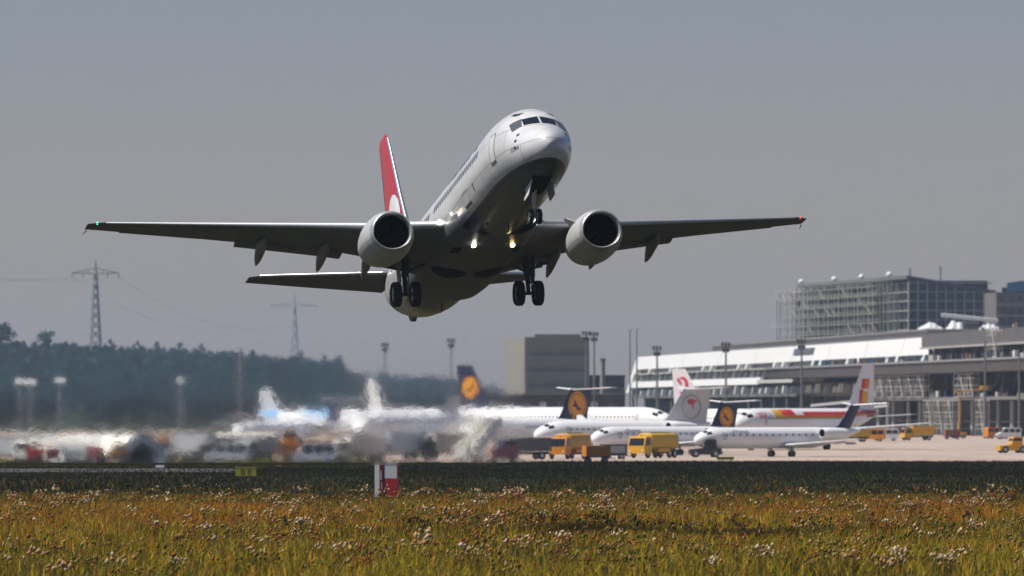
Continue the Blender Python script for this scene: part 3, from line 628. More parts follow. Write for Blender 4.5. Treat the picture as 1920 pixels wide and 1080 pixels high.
HAZED_GR = [(.024, .078, .086), (.030, .088, .090), (.020, .070, .080), (.034, .094, .092)]  # blue-teal leaf colours carry part of the distance haze
P = ridge_pts(RID1, 3250, 3400, -620, 90); clumps('hill_wood', P, rng.uniform(4.5, 8.0, len(P)) + (rng.random(len(P)) < .04) * 3, 'dense dark wood covering the hill on the left', 'wood', 1.3, 34, HAZED_GR)
P = ridge_pts(RID2, 4400, 900, -520, 60); clumps('far_wood', P, rng.uniform(6, 9, len(P)), 'lower wooded ridge fading behind the hill', 'wood', 1.7, 30, HAZED_GR)
# separate trees
bark = mat('bark', (.05, .04, .03), .9)
def tree(px, base, D, H, wdt, label, seed, group=None, name='tree', col=HAZED_GR, sparse=1.):
    r = np.random.default_rng(seed); p = at(px, base, D); t = empty(name, p, 0, label, 'tree', group)
    mb = MB(); mb.tube([(0, 0, -.5), (.1, 0, H * .3), (-.15, .1, H * .6), (.1, 0, H * .85)], [H * .035, H * .026, H * .017, H * .006], 8)
    for k in range(7):
        a = r.uniform(0, 6.28); z = H * r.uniform(.3, .72); L = H * r.uniform(.18, .36) * wdt; mb.tube([(0, 0, z), (math.cos(a) * L * .6, math.sin(a) * L * .6, z + L * .35), (math.cos(a) * L, math.sin(a) * L, z + L * .75)], [H * .013, H * .008, H * .003], 6)
    mb.build('trunk', bark, t)
    nb = 15; bl = np.c_[r.normal(0, .17 * wdt, nb), r.normal(0, .17 * wdt, nb), r.uniform(.36 if sparse > .7 else .10, .9, nb)] * H; bs = H * r.uniform(.07, .15, nb) * wdt
    n = int(900 * sparse); i = r.integers(0, nb, n); d = r.normal(size=(n, 3)); d /= np.linalg.norm(d, axis=1, keepdims=True); c = bl[i] + d * bs[i][:, None] * (r.random((n, 1)) ** .4)
    a = r.normal(size=(n, 3)); a /= np.linalg.norm(a, axis=1, keepdims=True); b = np.cross(a, r.normal(size=(n, 3))); b /= np.linalg.norm(b, axis=1, keepdims=True); s = H * .028 * r.uniform(.5, 1.3, n)[:, None]
    V = np.stack([c + a * s, c + b * s, c - a * s, c - b * s], 1).reshape(-1, 3); Cc = np.array(col)[r.integers(0, len(col), n)] * r.uniform(.6, 1.4, (n, 1))
    o = fast_mesh('crown', V, np.arange(4 * n).reshape(-1, 4), 4, Cc, veg); o.parent = t; return t
tree(4, 662, 3180, 16, 1.0, 'tall narrow tree on the hilltop at the left edge', 3, name='hilltop_tree', sparse=1.5)
tree(89, 666, 3180, 12.5, 1.25, 'lone broad tree on the hilltop beside the large pylon', 5, name='hilltop_tree', sparse=1.2)

# ================================================================== TERMINAL (long facade running away from the camera on the right)
TL = 577.7
term = empty('terminal_building', (37, 2020, 0), math.atan2(-575, 56), 'long airport terminal with sloping white roof fascia and grey concrete deck', 'terminal')
def tt(px): o = px - 960; return TL * (2020 * o - 444000) / (672000 + 575 * o)
def tz_(px, py): return CAM_H + (765 - py) * (2020 - 575 * tt(px) / TL) / F
def ly(z): return (22 - z) * -.29 + 3.2       # the leaning face: local y at height z (y grows away from the apron)
X0, X1, XE = 0., tt(1735), 800.
def strip(name, x0, x1, z0, z1, m, th=.5, out=0., parent=term, lean=True):
    """band of the leaning face between two heights, th thick, out metres proud"""
    a, b = (ly(z0), ly(z1)) if lean else (0, 0); mb = MB()
    mb.prism([(x0, a - out, z0), (x0, b - out, z1), (x0, b - out + th, z1), (x0, a - out + th, z0)], (x1 - x0, 0, 0)); return mb.build(name, m, parent, False)
mb = MB(); mb.box(4, X1 + 6, 9, 60, 0, 21); mb.box(X1 + 6, XE, 8, 60, 0, 18.8); core = mb.build('main_block', concrete, term, False)
mb = MB(); mb.prism([(X0, ly(18.1) - .6, 18.1), (X0, ly(22.1) - .6, 22.1), (X0, 44, 23.2), (X0, 44, 22.4), (X0, ly(22.1) + 2, 21.2), (X0, ly(18.1) + 1, 18.1)], (X1 - X0, 0, 0)); fas = mb.build('roof_fascia', fascia_w, term, False)
mb = MB(); mb.prism([(-.5, ly(22.0) - .8, 22.0), (-.5, ly(11) - 1.0, 10.8), (-.5, ly(11) + 1.6, 10.8), (-.5, 4.8, 22.0)], (7, 0, 0)); mb.build('end_wall', fascia_w, term, False)
for px in (1268, 1336, 1404, 1472, 1540, 1608, 1676):      # panel joints on the fascia
    mb = MB(); x = tt(px); mb.prism([(x, ly(18.1) - .63, 18.1), (x, ly(22.1) - .63, 22.1), (x, ly(22.1) - .5, 22.1), (x, ly(18.1) - .5, 18.1)], (.5, 0, 0)); mb.build('panel_joint', mat('joint_grey', (.5, .5, .48), .8), fas, False)
strip('fascia_sign', tt(1475), tt(1511), tz_(1490, 664), tz_(1490, 653), glass_g, .4, .95, fas)  # grey sign panel on the fascia
strip('upper_glazing', 3, X1, 16.75, 18.1, glass_g, .3, -.9); strip('window_ledge', 3, X1, 16.4, 16.75, concrete_l, 1.2, .5)
strip('lower_glazing', 3, tt(1480), 14.2, 16.4, mat('deep_grey_glass', (.05, .05, .048), .25, var=.5, scale=.15), .3, -1.1)  # lower row in a darker glass than the upper
for px in (1186, 1211, 1250, 1262, 1311, 1326, 1377, 1392, 1444, 1460, 1516, 1530, 1580, 1600, 1655, 1673, 1722):
    x = tt(px); mb = MB(); mb.prism([(x, ly(16.7) - 1.1, 16.75), (x, ly(18.2) - 1.1, 18.15), (x, ly(18.2) + 1.2, 18.15), (x, ly(16.7) + .1, 16.75)], (3.2, 0, 0)); mb.build('fascia_strut', fascia_w, term, False)
k = 0
for px in np.arange(1196, 1480, 11.5):
    x = tt(px); mb = MB(); mb.prism([(x, ly(14.2) - .5, 14.2), (x, ly(16.4) - .4, 16.4), (x, ly(16.4) + .5, 16.4), (x, ly(14.2) + .4, 14.2)], (.8, 0, 0)); mb.build('mullion', mat('mullion_grey', (.25, .25, .235), .7) if k % 3 else concrete_l, term, False); k += 1
strip('balcony_front', 3, tt(1423), 12.35, 14.2, fascia_w, 1.0, .55)
strip('canopy_edge', tt(1423), tt(1530), 12.6, 13.5, concrete_l, 2.5, 1.2)
strip('gallery_glazing', 3, tt(1660), 9.7, 12.35, glass_g, .3, -1.5)
k = 0
for px in np.arange(1190, 1660, 15.):
    x = tt(px + random.uniform(-4, 4)); mb = MB(); h = random.uniform(.6, 1); mb.prism([(x, ly(9.8) - .8, 9.8), (x, ly(9.8) - .5, 9.8 + 2.4 * h), (x, ly(9.8) + .5, 9.8 + 2.4 * h), (x, ly(9.8) + .3, 9.8)], (2.0, 0, 0)); mb.build('gallery_post', fascia_w if k % 3 else concrete_l, term, False); k += 1
mb = MB(); mb.box(2, tt(1660), 4.5, 6, 0, 9.6); mb.build('lower_wall', mat('lower_wall', (.045, .047, .05), .7, var=.4, scale=.1), term, False)
mb = MB(); mb.box(2, tt(1660), .5, 7, 9.0, 9.7); mb.build('gallery_floor', concrete, term, False)
for px in np.arange(1180, 1660, 24.): 
    x = tt(px); mb = MB(); mb.tube([(x, 1.2, 0), (x, 1.2, 9.0)], .38, 8); mb.build('column', concrete, term)
# roof parapet storey set back behind the fascia
mb = MB(); mb.box(tt(1215), tt(1588), 20, 34, 21, 24.9); mb.build('roof_storey', mat('roof_storey_grey', (.13, .125, .12), .85, var=.3, scale=.2), term, False)
mb = MB(); mb.box(tt(1213), tt(1590), 19.3, 35, 24.9, 25.3); mb.build('roof_storey_edge', concrete, term, False)
# grey deck on the right, blue glass above it
mb = MB(); mb.prism([(tt(1490), -7, 13.6), (tt(1490), -7.6, 15.6), (tt(1490), -7.6, 16.2), (tt(1490), 6, 16.2), (tt(1490), 6, 13.3)], (XE - tt(1490), 0, 0)); deck = mb.build('deck', mat('deck_grey', (.095, .09, .088), .85, var=.3, scale=.2), term, False)
mb = MB(); mb.box(tt(1490), XE, -7.9, -7.6, 15.9, 16.3); mb.build('deck_rail', steel, deck, False)
mb = MB(); mb.box(tt(1515), tt(1860), 1.0, 1.4, 16.2, 18.0); mb.build('deck_glazing', glass_b, term, False)
for px in np.arange(1515, 1860, 13.): 
    mb = MB(); x = tt(px); mb.box(x, x + .5, .7, .98, 16.2, 18.0); mb.build('mullion', concrete, term, False)
# concrete upper wall on the right
mb = MB(); mb.box(X1 + 1, XE, -1, 7.9, 19.3, 22.6); mb.build('parapet_wall', mat('parapet_grey', (.115, .11, .108), .85, var=.3, scale=.25), term, False)
mb = MB(); mb.box(X1 + 1, XE, -1.5, -1.03, 19.2, 19.6); mb.build('parapet_edge', concrete_l, term, False)
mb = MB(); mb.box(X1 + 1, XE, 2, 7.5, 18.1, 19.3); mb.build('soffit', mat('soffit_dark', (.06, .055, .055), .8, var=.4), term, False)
for i in range(14):
    mb = MB(); x = X1 + 8 + i * 15; mb.box(x, x + 1, -.6, .2, 16.2, 19.2); mb.build('wall_column', concrete, term, False)
# open truss level, ledge and ground floor columns on the right
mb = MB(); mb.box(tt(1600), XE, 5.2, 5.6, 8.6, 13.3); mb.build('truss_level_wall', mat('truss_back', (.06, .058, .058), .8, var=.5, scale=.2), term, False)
r_ = random.Random(3); pale_s = mat('pale_stack', (.55, .53, .47), .8, var=.2); ylw_s = mat('yellow_stack', (.5, .33, .04), .7)
xs = np.arange(tt(1630), XE, 9.)
for i, x in enumerate(xs):
    k_ = r_.random(); m_ = r_.choice([mat('truss_steel', (.16, .16, .155), .6, .2), mat('truss_steel', (.16, .16, .155), .6, .2), concrete])
    mb = MB()
    if k_ < .4: mb.bar((x, -2, 8.8), (x + r_.uniform(5, 12), -2, 13.2), .3, .3)
    elif k_ < .7: mb.bar((x, -2.4, 8.8), (x, -2.4, 13.2), .35, .35)
    elif k_ < .9: mb.bar((x + r_.uniform(5, 9), -2.2, 8.8), (x, -2.2, 13.2), .28, .28)
    else: mb.box(x, x + r_.uniform(3, 8), -1.5, -.5, 8.8, 8.8 + r_.uniform(.8, 2.6))
    mb.build('truss_member', m_, term, False)
for i in range(26):     # clutter of the building site on the ledge and the deck
    x = r_.uniform(tt(1655), XE - 6); z = r_.choice([8.4, 8.4, 16.2]); mb = MB(); mb.box(x, x + r_.uniform(1, 7), -4.2, -3.2 + r_.uniform(0, 1), z, z + r_.uniform(.4, 1.5)); mb.build('building_material', r_.choice([concrete, concrete_l, mat('brown_stack', (.20, .13, .08), .8), dark, glass_b, mat('blue_net', (.08, .22, .36), .7, var=.4)]), term, False)
for px in (1653, 1672):
    x = tt(px); mb = MB(); mb.bar((x, -3, 9.2), (x + 3, -2.2, 12.6), 1.6, 1.6); mb.build('white_panel', fascia_w, term, False)
for i in range(60):
    x = r_.uniform(tt(1600), XE - 6); z, y0 = r_.choice([(16.2, -6.5), (8.4, -4.6), (22.6, 1.), (0.03, -3.5), (9.0, -3.)]); z = 16.2 if z == 22.6 and x < X1 + 2 else z; hh = r_.uniform(.4, 1.5); mb = MB(); mb.box(x, x + r_.uniform(.6, 3.), y0, y0 + r_.uniform(.3, .9), z, z + hh)
    mb.build('building_material', r_.choice([concrete_l, pale_s, pale_s, fascia_w, mat('brown_stack', (.20, .13, .08), .8), mat('rust_stack', (.30, .12, .06), .8), mat('dull_blue', (.08, .14, .20), .7, var=.4), concrete]), term, False)
for i in range(14):     # bays of scaffolding in front of the right-hand part
    x0 = tt(1660) + i * 13.5; zb, zt = r_.choice([(8.4, 13.2), (8.4, 13.2), (0.03, 7.6), (16.2, 22.) if tt(1660) + i * 13.5 > X1 + 75 else (8.4, 13.2)]); mb = MB(); n_ = max(2, int((zt - zb) / 2)); L_ = r_.uniform(9, 14)
    for k in range(n_ + 1):
        z = zb + (zt - zb) * k / n_; mb.bar((x0, -6.3, z), (x0 + L_, -6.3, z), .12); mb.bar((x0, -5.1, z), (x0 + L_, -5.1, z), .12)
        if k: mb.box(x0, x0 + L_, -6.2, -5.2, z - .95, z - .85)
    for k in range(4): x = x0 + L_ * k / 3; mb.bar((x, -6.3, zb), (x, -6.3, zt + .6), .13); mb.bar((x, -5.1, zb), (x, -5.1, zt + .6), .13)
    mb.bar((x0, -6.35, zb), (x0 + L_ * .5, -6.35, zt), .10); mb.bar((x0 + L_ * .5, -6.35, zt), (x0 + L_, -6.35, zb), .10)
    mb.build('scaffold_bay', mat('scaffold_steel', (.52, .51, .48), .6, .1), term, False)
mb = MB(); mb.box(tt(1655), XE, -5, 6, 7.7, 8.4); mb.build('ledge', concrete, term, False)
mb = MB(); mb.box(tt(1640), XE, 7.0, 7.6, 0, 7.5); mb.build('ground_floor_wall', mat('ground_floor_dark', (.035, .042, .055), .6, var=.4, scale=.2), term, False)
for px in (1660, 1688, 1716, 1738, 1760, 1787, 1812, 1837, 1860, 1886, 1912, 1940):
    x = tt(px); mb = MB(); mb.tube([(x, -1.5, 0), (x, -1.5, 7.5)], .50, 10); mb.build('column', concrete_l, term)
for zz in (1.6, 3.2):
    mb = MB(); mb.box(tt(1660), tt(1900), 1.5, 2.0, zz - .2, zz); mb.build('rail', steel, term, False)
mb = MB()
for a, b in ((( tt(1590), -9, 4.6), (tt(1740), -9, 6.6)), ((tt(1590), -9, 6.6), (tt(1700), -9, 7.8))): mb.bar(a, b, .5, .6)
mb.bar((tt(1738), -9, 0), (tt(1738), -9, 6.6), .5, .5); mb.bar((tt(1660), -9, 0), (tt(1672), -9, 6.), .4, .4); mb.build('gangway_frame', mat('pale_steel', (.5, .51, .51), .5, .2), term, False)

# ================================================================== SCAFFOLDED BLOCK UNDER CONSTRUCTION behind the terminal
cx0 = Vector((743 * 2180 / F, 2180, 0)); dl = Vector((-31.5, 164, 0)).normalized(); yawb = math.atan2(dl.y, dl.x)
blk = empty('scaffolded_building', cx0, yawb, 'large office block under construction wrapped in open scaffolding above the terminal', 'building')
# local x runs back along the left face, local -y is outward from the right-hand (gridded) face
LX, WY = 167., 29.5
def hz(px, py, D): return CAM_H + (765 - py) * D / F
TOPZ = hz(1755, 519, 2180)
mb = MB(); mb.box(2, LX - 16, -WY + 1.0, -2.2, 0, TOPZ - 1.2)
shell = mb.build('inner_shell', mat('dark_interior', (.010, .013, .02), .6, var=.4, scale=.2), blk, False)
floors = [hz(1755, y, 2180) for y in (530, 547, 564, 582, 600, 618, 636)]
pale = mat('pale_render', (.62, .60, .54), .8, var=.15, scale=.3)
for i, z in enumerate(floors):
    mb = MB(); mb.box(0, LX + 2 + random.uniform(0, 8), -1.9, -.2, z - .22, z + .14); s_ = mb.build('floor_slab', mat('slab_render', (.40, .385, .34), .85, var=.3), blk, False)
# left face: columns and scaffold
for i in range(26):
    x = 1 + i * LX / 25; mb = MB(); mb.box(x - .35, x + .35, -1.6, -.6, 24, TOPZ - 1); mb.build('facade_column', mat('column_render', (.17, .165, .15), .8), blk, False)
scm = mat('scaffold_steel', (.52, .51, .48), .6, .1); plank = mat('scaffold_plank', (.46, .44, .37), .8)
for i in range(25):
    x = 8 + i * 7.2 + random.uniform(-2, 2)
    mb = MB(); mb.bar((x, 1.6, 22), (x, 1.6, TOPZ - random.uniform(.5, 3)), .30); mb.bar((x, 2.8, 22), (x, 2.8, TOPZ - random.uniform(1, 5)), .30); mb.build('scaffold_post', scm, blk, False)
for z in np.arange(26, TOPZ - 2, 3.15):
    a = 28 + random.uniform(0, 10); b = LX + random.uniform(5, 26)
    mb = MB(); mb.box(a, b, 1.4, 3.1, z, z + .16); mb.build('scaffold_deck', plank, blk, False)
    mb = MB(); mb.bar((a, 3.1, z + 1.1), (b, 3.1, z + 1.1), .14); mb.build('scaffold_rail', scm, blk, False)
for i in range(18):
    x = 32 + i * 8.5; z = 26 + 3.15 * random.randint(0, 6)
    mb = MB(); mb.bar((x, 3.0, z), (x + 8, 3.0, z + 3.1), .14); mb.build('scaffold_brace', scm, blk, False)
for i in range(34):
    z = random.choice(floors[:-1]); x = random.uniform(3, LX - 4); mb = MB(); mb.box(x, x + random.uniform(1.5, 6), -.75, -.5, z - 3.1, z - .4); mb.build('infill_panel', random.choice([glass_d, concrete, pale, glass_b, dark]), blk, False)
# right face: white grid over dark panes
for j in range(10):
    y = -j * WY / 9; mb = MB(); mb.box(-.75, -.1, y - .2, y + .2, 24, TOPZ - .8 - 3.0 * j / 9 * 1.6); mb.build('grid_mullion', pale, blk, False)
for z in floors[:-1] + [floors[-1]]:
    mb = MB(); mb.box(-.6, -.12, -WY, 0, z - .18, z + .18); mb.build('grid_transom', pale, blk, False)
mb = MB(); mb.box(0, .6, -WY, -.3, 20, TOPZ - 5.5); mb.prism([(0, -.3, TOPZ - 5.5), (0, -.3, TOPZ - .9), (0, -WY, TOPZ - 5.4), (0, -WY, TOPZ - 5.5)], (.6, 0, 0)); mb.build('gable_glazing', mat('gable_glass', (.018, .028, .048), .2, var=.4, scale=.3), blk, False)
mb = MB(); mb.prism([(-1.6, 1.0, TOPZ - .7), (-1.6, 1.0, TOPZ + .5), (-1.6, -WY - 1, TOPZ - 4.6), (-1.6, -WY - 1, TOPZ - 5.8)], (LX - 6, 0, 0)); mb.build('roof_slab', mat('roof_grey', (.16, .16, .155), .85), blk, False)
for px in (1490, 1558, 1612, 1665):
    kx = (1703 - px) / (1703 - 1488) * 160; mb = MB(); mb.lathe([(-.6, .5), (-.3, .95), (.2, 1.1), (.7, .9), (1.05, .4), (1.15, .02)], (kx, -.5, TOPZ + 1.2), 'z', 14); mb.build('roof_dome', fascia_w, blk)
mb = MB(); mb.tube([(1.5, -1, TOPZ), (1.5, -1, TOPZ + 3)], .25, 6); mb.build('roof_mast', dark, blk)
mb = MB(); mb.tube([(10, -14, TOPZ - 4), (10, -14, TOPZ + 4)], .2, 6); mb.bar((10, -14.8, TOPZ + 3), (10, -13.2, TOPZ + 3), .2); mb.build('roof_mast', dark, blk)

# brown block with blue netting at the right edge
p = at(1868, 545, 2080); nb = empty('brown_building', (p.x, 2080, 0), math.atan2(.12, 1), 'brownish concrete building with blue safety netting along its roof', 'building')
bw = 24.; top = hz(1880, 548, 2080)
mb = MB(); mb.box(0, bw, 0, 20, 0, top); mb.build('wall', mat('brown_concrete', (.17, .155, .145), .85, var=.35, scale=.3), nb, False)
for y_ in (572, 592, 613, 633):
    z = hz(1880, y_, 2080); mb = MB(); mb.box(-.2, bw + .2, -.5, -.01, z - .3, z + .3); mb.build('floor_edge', mat('edge_brown', (.38, .33, .28), .8), nb, False)
for i in range(8):
    for y_ in (560, 582, 602, 623): 
        z = hz(1880, y_, 2080); mb = MB(); mb.box(1 + i * 3, 2.6 + i * 3, -.08, .1, z - 1.2, z + 1.); mb.build('window', glass_g, nb, False)
mb = MB(); mb.box(2, bw, .3, .8, top, top + 1.6); mb.build('roof_upstand', dark, nb, False)
mb = MB(); r2 = random.Random(5); zs = [top + 2.4 + r2.uniform(-.9, 1.6) for _ in range(14)]
for i in range(13): mb.prism([(3.5 + i * 1.65, 0, top + .2), (3.5 + i * 1.65, 0, zs[i]), (3.5 + (i + 1) * 1.65, 0, zs[i + 1]), (3.5 + (i + 1) * 1.65, 0, top + .2)], (0, .2, 0))
mb.build('safety_netting', mat('blue_net', (.08, .22, .36), .7, var=.4), nb, False)

# white sheeting and boards on the terrace of the site
def sheet_thing(px0, px1, py0, py1, D, seed, label, rot=0., cat='tarpaulin', name='tarpaulin', m=None):
    r = random.Random(seed); a = at(px0, py1, D); b = at(px1, py0, D); t = (b.x - a.x); h = b.z - a.z; n = 9; mb = MB(); rr = []
    for i in range(n + 1):
        u = i / n; hh = h * (math.sin(math.pi * (u * .86 + .08)) ** .7) * r.uniform(.75, 1.05); ring = []
        for k_, (dy, dz) in enumerate(((0, 0), (.3, .45), (.9, .85), (1.6, 1), (2.6, .8), (3.2, 0))): ring.append((t * u, dy * 2 + r.uniform(-.2, .2), hh * dz * r.uniform(.9, 1.05)))
        rr.append(ring)
    mb.loft(rr, cap=(True, True)); o = mb.build(name, m or mat('white_sheeting', (.66, .68, .70), .55, var=.15, scale=.6), None, True, 25); o.location = a; return tag(o, label, cat, 'white sheeting on the terrace')
sheet_thing(1722, 1770, 602, 621, 1960, 1, 'crumpled white tarpaulin heap in front of the gridded facade corner')
sheet_thing(1774, 1812, 599, 626, 1950, 2, 'taller white tarpaulin heap beside the grey site hut')
sheet_thing(1836, 1878, 605, 624, 1955, 3, 'low white tarpaulin sloping down near the brown building')
p = at(1766, 596, 2040); mb = MB(); mb.prism([(0, 0, 1.4), (18, 0, -.4), (18, 0, -1.4), (0, 0, .2)], (0, 2.5, .2)); o = mb.build('canopy_roof', mat('white_canopy', (.7, .71, .7), .5), None, False); o.location = p
tag(o, 'long white sloping canopy roof in front of the gridded facade', 'canopy')
c0 = empty('site_hut', (at(1806, 630, 1945).x, 1945, at(1806, 630, 1945).z), 0, 'grey flat-roofed site hut on the terrace between white tarpaulins', 'hut')
mb = MB(); mb.box(0, 4.6, 0, 4, 0, 4.0); mb.build('wall', concrete, c0, False); mb = MB(); mb.box(-.2, 4.8, -.3, 4.2, 4.0, 4.3); mb.build('roof', concrete_l, c0, False); mb = MB(); mb.box(1.5, 2.6, -.06, .1, 0, 2.2); mb.build('door', dark, c0, False)
# terrace structure that carries them
mb = MB(); mb.box(at(1690, 0, 1940).x, at(1960, 0, 1940).x, 1940, 2070, 0, at(1800, 631, 1940).z); ter = mb.build('terrace', concrete, None, False); tag(ter, 'wide grey concrete terrace level carrying tarpaulins and site hut', 'terrace')

# ================================================================== BEIGE TOWER BLOCK, chimney and low hall
p = at(984, 0, 1700); bb = empty('office_block', (p.x, 1700, 0), R(4), 'plain beige windowless slab block standing alone behind parked jets', 'building')
bh = hz(1000, 632, 1700); L_ = 17.2
mb = MB(); mb.box(0, L_, 0, 14, 0, bh); mb.build('wall', mat('beige_wall', (.25, .235, .205), .9, var=.12, scale=.12), bb, False)
mb = MB(); mb.prism([(-.02, 0, 0), (-4.6, 12, 0), (-4.6, 12, bh - .3), (-.02, 0, bh - .3)], (3, 2, 0)); mb.build('side_wall', mat('sunlit_beige_wall', (.29, .27, .23), .9, var=.12, scale=.15), bb, False)  # same beige made paler, sunlight on this face put into the colour
mb = MB(); mb.box(3, L_ - 2, 3, 10, bh, bh + .8); mb.build('roof_plant', concrete, bb, False)
for i in range(5):
    mb = MB(); z = 4 + i * 4.2; mb.box(.8, L_ - .8, -.05, .12, z, z + 1.2); mb.build('window_band', mat('dim_band', (.21, .20, .175), .6, var=.2, scale=.3), bb, False)
p = at(1130, 0, 1720); ch = empty('chimney', (p.x, 1720, 0), 0, 'slim pale concrete chimney standing beside the beige block', 'chimney')
mb = MB(); mb.tube([(0, 0, 0), (0, 0, hz(0, 676, 1720))], [.85, .65], 14); mb.build('shaft', mat('chimney_concrete', (.33, .31, .27), .9), ch); mb = MB(); mb.tube([(0, 0, hz(0, 676, 1720)), (0, 0, hz(0, 672, 1720))], [.78, .78], 14); mb.build('rim', concrete, ch)
p = at(1100, 0, 1760); lb = empty('low_hall', (p.x, 1760, 0), 0, 'low dark grey hall between the beige block and white terminal', 'building')
mb = MB(); mb.box(0, 10.5, 0, 14, 0, hz(0, 705, 1760)); mb.build('wall', mat('hall_grey', (.10, .10, .10), .8, var=.3, scale=.4), lb, False); mb = MB(); mb.box(-.3, 10.8, -.3, 14.3, hz(0, 705, 1760), hz(0, 703, 1760)); mb.build('roof', concrete, lb, False)
p = at(900, 0, 1500); lb = empty('service_building', (p.x, 1500, 0), 0, 'low dark service building behind parked jets with pale openings', 'building')
mb = MB(); mb.box(0, 34, 0, 10, 0, hz(0, 740, 1500)); mb.build('wall', mat('service_wall', (.05, .05, .05), .8, var=.4, scale=.4), lb, False)
for i in range(8): mb = MB(); mb.box(2 + i * 4, 3.6 + i * 4, -.08, .1, 4.5, 7.5); mb.build('window', glass_g if i % 3 else concrete_l, lb, False)
mb = MB(); mb.box(-.3, 34.3, -.3, 10.3, hz(0, 740, 1500), hz(0, 738, 1500)); mb.build('roof', concrete, lb, False)

# ================================================================== PYLONS, CABLES, FLOODLIGHT MASTS
def pylon(px, base_z, D, topy, army, half, label):
    p = at(px, topy, D); zt = p.z; t = empty('electricity_pylon', (p.x, D, base_z), R(12), label, 'pylon', 'power line pylons')
    H = zt - base_z; za = at(px, army, D).z - base_z; pm = mat('pylon_steel', (.27, .31, .32), .7) if D < 4000 else mat('hazed_pylon_steel', (.42, .44, .46), .7); mb = MB(); wb = H * .052  # far pylon's steel is paler, its haze fade put into the colour
    wd = lambda z: wb * (1 - z / H) + .35
    hs = np.linspace(0, za, 10)
    for sx, sy in ((-1, -1), (1, -1), (1, 1), (-1, 1)): mb.bar((sx * wd(0), sy * wd(0), 0), (sx * wd(za), sy * wd(za), za), .55); mb.bar((sx * wd(za), sy * wd(za), za), (0, 0, H), .4)
    for i in range(9):
        a, b = hs[i], hs[i + 1]
        for c in ((-1, -1, 1, -1), (1, -1, 1, 1), (1, 1, -1, 1), (-1, 1, -1, -1)):
            mb.bar((c[0] * wd(a), c[1] * wd(a), a), (c[2] * wd(b), c[3] * wd(b), b), .26); mb.bar((c[2] * wd(a), c[3] * wd(a), a), (c[0] * wd(b), c[1] * wd(b), b), .26)
    mb.build('lattice_mast', pm, t, False)
    for s in (-1, 1):
        mb = MB(); tip = (s * half, 0, za); mb.bar((s * .5, .6, za - .3), tip, .4); mb.bar((s * .5, -.6, za - .3), tip, .4); mb.bar((s * .4, 0, za + 2.4), tip, .35)
        for q in (.3, .5, .7): mb.bar((s * half * q, 0, za - .1), (s * half * q, 0, za + 2.1 * (1 - q)), .22)
        arm = mb.build('crossarm', pm, t, False)
        for q in (.52, .98):
            mb = MB(); mb.tube([(s * half * q, 0, za - .2), (s * half * q, 0, za - 2.2)], .22, 6); mb.build('insulator', mat('insulator', (.12, .1, .09), .4), arm)
    return t, Vector((p.x, D, zt)), za + base_z
bz1 = at(179, 668, 3260).z
py1, t1, za1 = pylon(179, bz1 - 1, 3260, 488, 512, 12.2, 'tall lattice pylon with wide crossarm standing on the wooded hill')
py2, t2, za2 = pylon(552, 0, 5600, 548, 573, 21, 'distant faint lattice pylon half lost in the haze')
cab = mat('cable', (.10, .10, .11), .5)
for i, (o1, o2) in enumerate(((-11.9, -20), (11.9, 20))):
    a = Vector((t1.x + o1, 3260, za1 - 2.3)); b = Vector((t2.x + o2, 5600, za2 - 2.3)); mb = MB()
    mb.tube([a.lerp(b, q) - Vector((0, 0, 22 * 4 * q * (1 - q))) for q in np.linspace(0, 1, 20)], .06, 5); tag(mb.build('power_cable', cab, None), 'sagging power cable strung from the hill pylon to the distant pylon', 'cable', 'power cables')
    c = a + Vector((-150, -360, 14)); mb = MB(); mb.tube([a.lerp(c, q) - Vector((0, 0, 9 * 4 * q * (1 - q))) for q in np.linspace(0, 1, 12)], .05, 5); tag(mb.build('power_cable', cab, None), 'power cable running left from the hill pylon out of frame', 'cable', 'power cables to the left')
def mast(px, topy, D, label, kind='cluster', th=.22, m=None):
    p = at(px, topy, D); H = p.z; t = empty('floodlight_mast', (p.x, D, 0), 0, label, 'floodlight', 'floodlight masts round the apron'); m = m or mat('mast_steel', (.16, .165, .165), .6, .3)
    mb = MB(); mb.tube([(0, 0, 0), (0, 0, H * .5), (0, 0, H)], [th * 1.4, th * 1.1, th * .8], 8); mb.build('pole', m, t)
    if kind == 'cluster':
        mb = MB(); mb.box(-.95, .95, -.12, .12, H - .3, H - .1); mb.box(-.7, .7, -.12, .12, H - 1.5, H - 1.35); mb.build('lamp_frame', m, t, False)
        for dx, dz in ((-.75, .35), (.0, .35), (.75, .3), (-.5, -1.0), (.5, -1.0)): mb = MB(); mb.prism([(dx - .3, -.4, H + dz - .35), (dx + .3, -.4, H + dz - .35), (dx + .26, -.3, H + dz + .3), (dx - .26, -.3, H + dz + .3)], (0, .6, .1)); mb.build('lamp', dark, t, False)
    elif kind == 'white':
        mb = MB(); mb.box(-1.1, 1.1, -.5, .5, H - .1, H + .1); mb.build('lamp_frame', m, t, False)
        for dx in (-.75, .0, .75): mb = MB(); mb.prism([(dx - .34, -.6, H - .45), (dx + .34, -.6, H - .45), (dx + .34, -.2, H + .5), (dx - .34, -.2, H + .5)], (0, .35, 0)); mb.build('lamp', fascia_w, t, False)
    else:
        mb = MB(); mb.bar((0, 0, H - .1), (.8, 0, H + .1), .12); mb.build('bracket', m, t, False)
    return t
mast(1099, 627, 1480, 'left of two tall floodlight masts before the beige block')
mast(1114, 628, 1500, 'right of two tall floodlight masts before the beige block')
mast(1181, 618, 1450, 'very thin bare mast left of the white terminal end', 'bare', .16); mast(1194, 617, 1450, 'very thin bare mast crossing the white terminal end wall', 'bare', .16)
mast(1232, 655, 1420, 'floodlight mast above the T-tail with bird emblem'); mast(1361, 648, 1400, 'floodlight mast before the white fascia above the amber roundel tail')
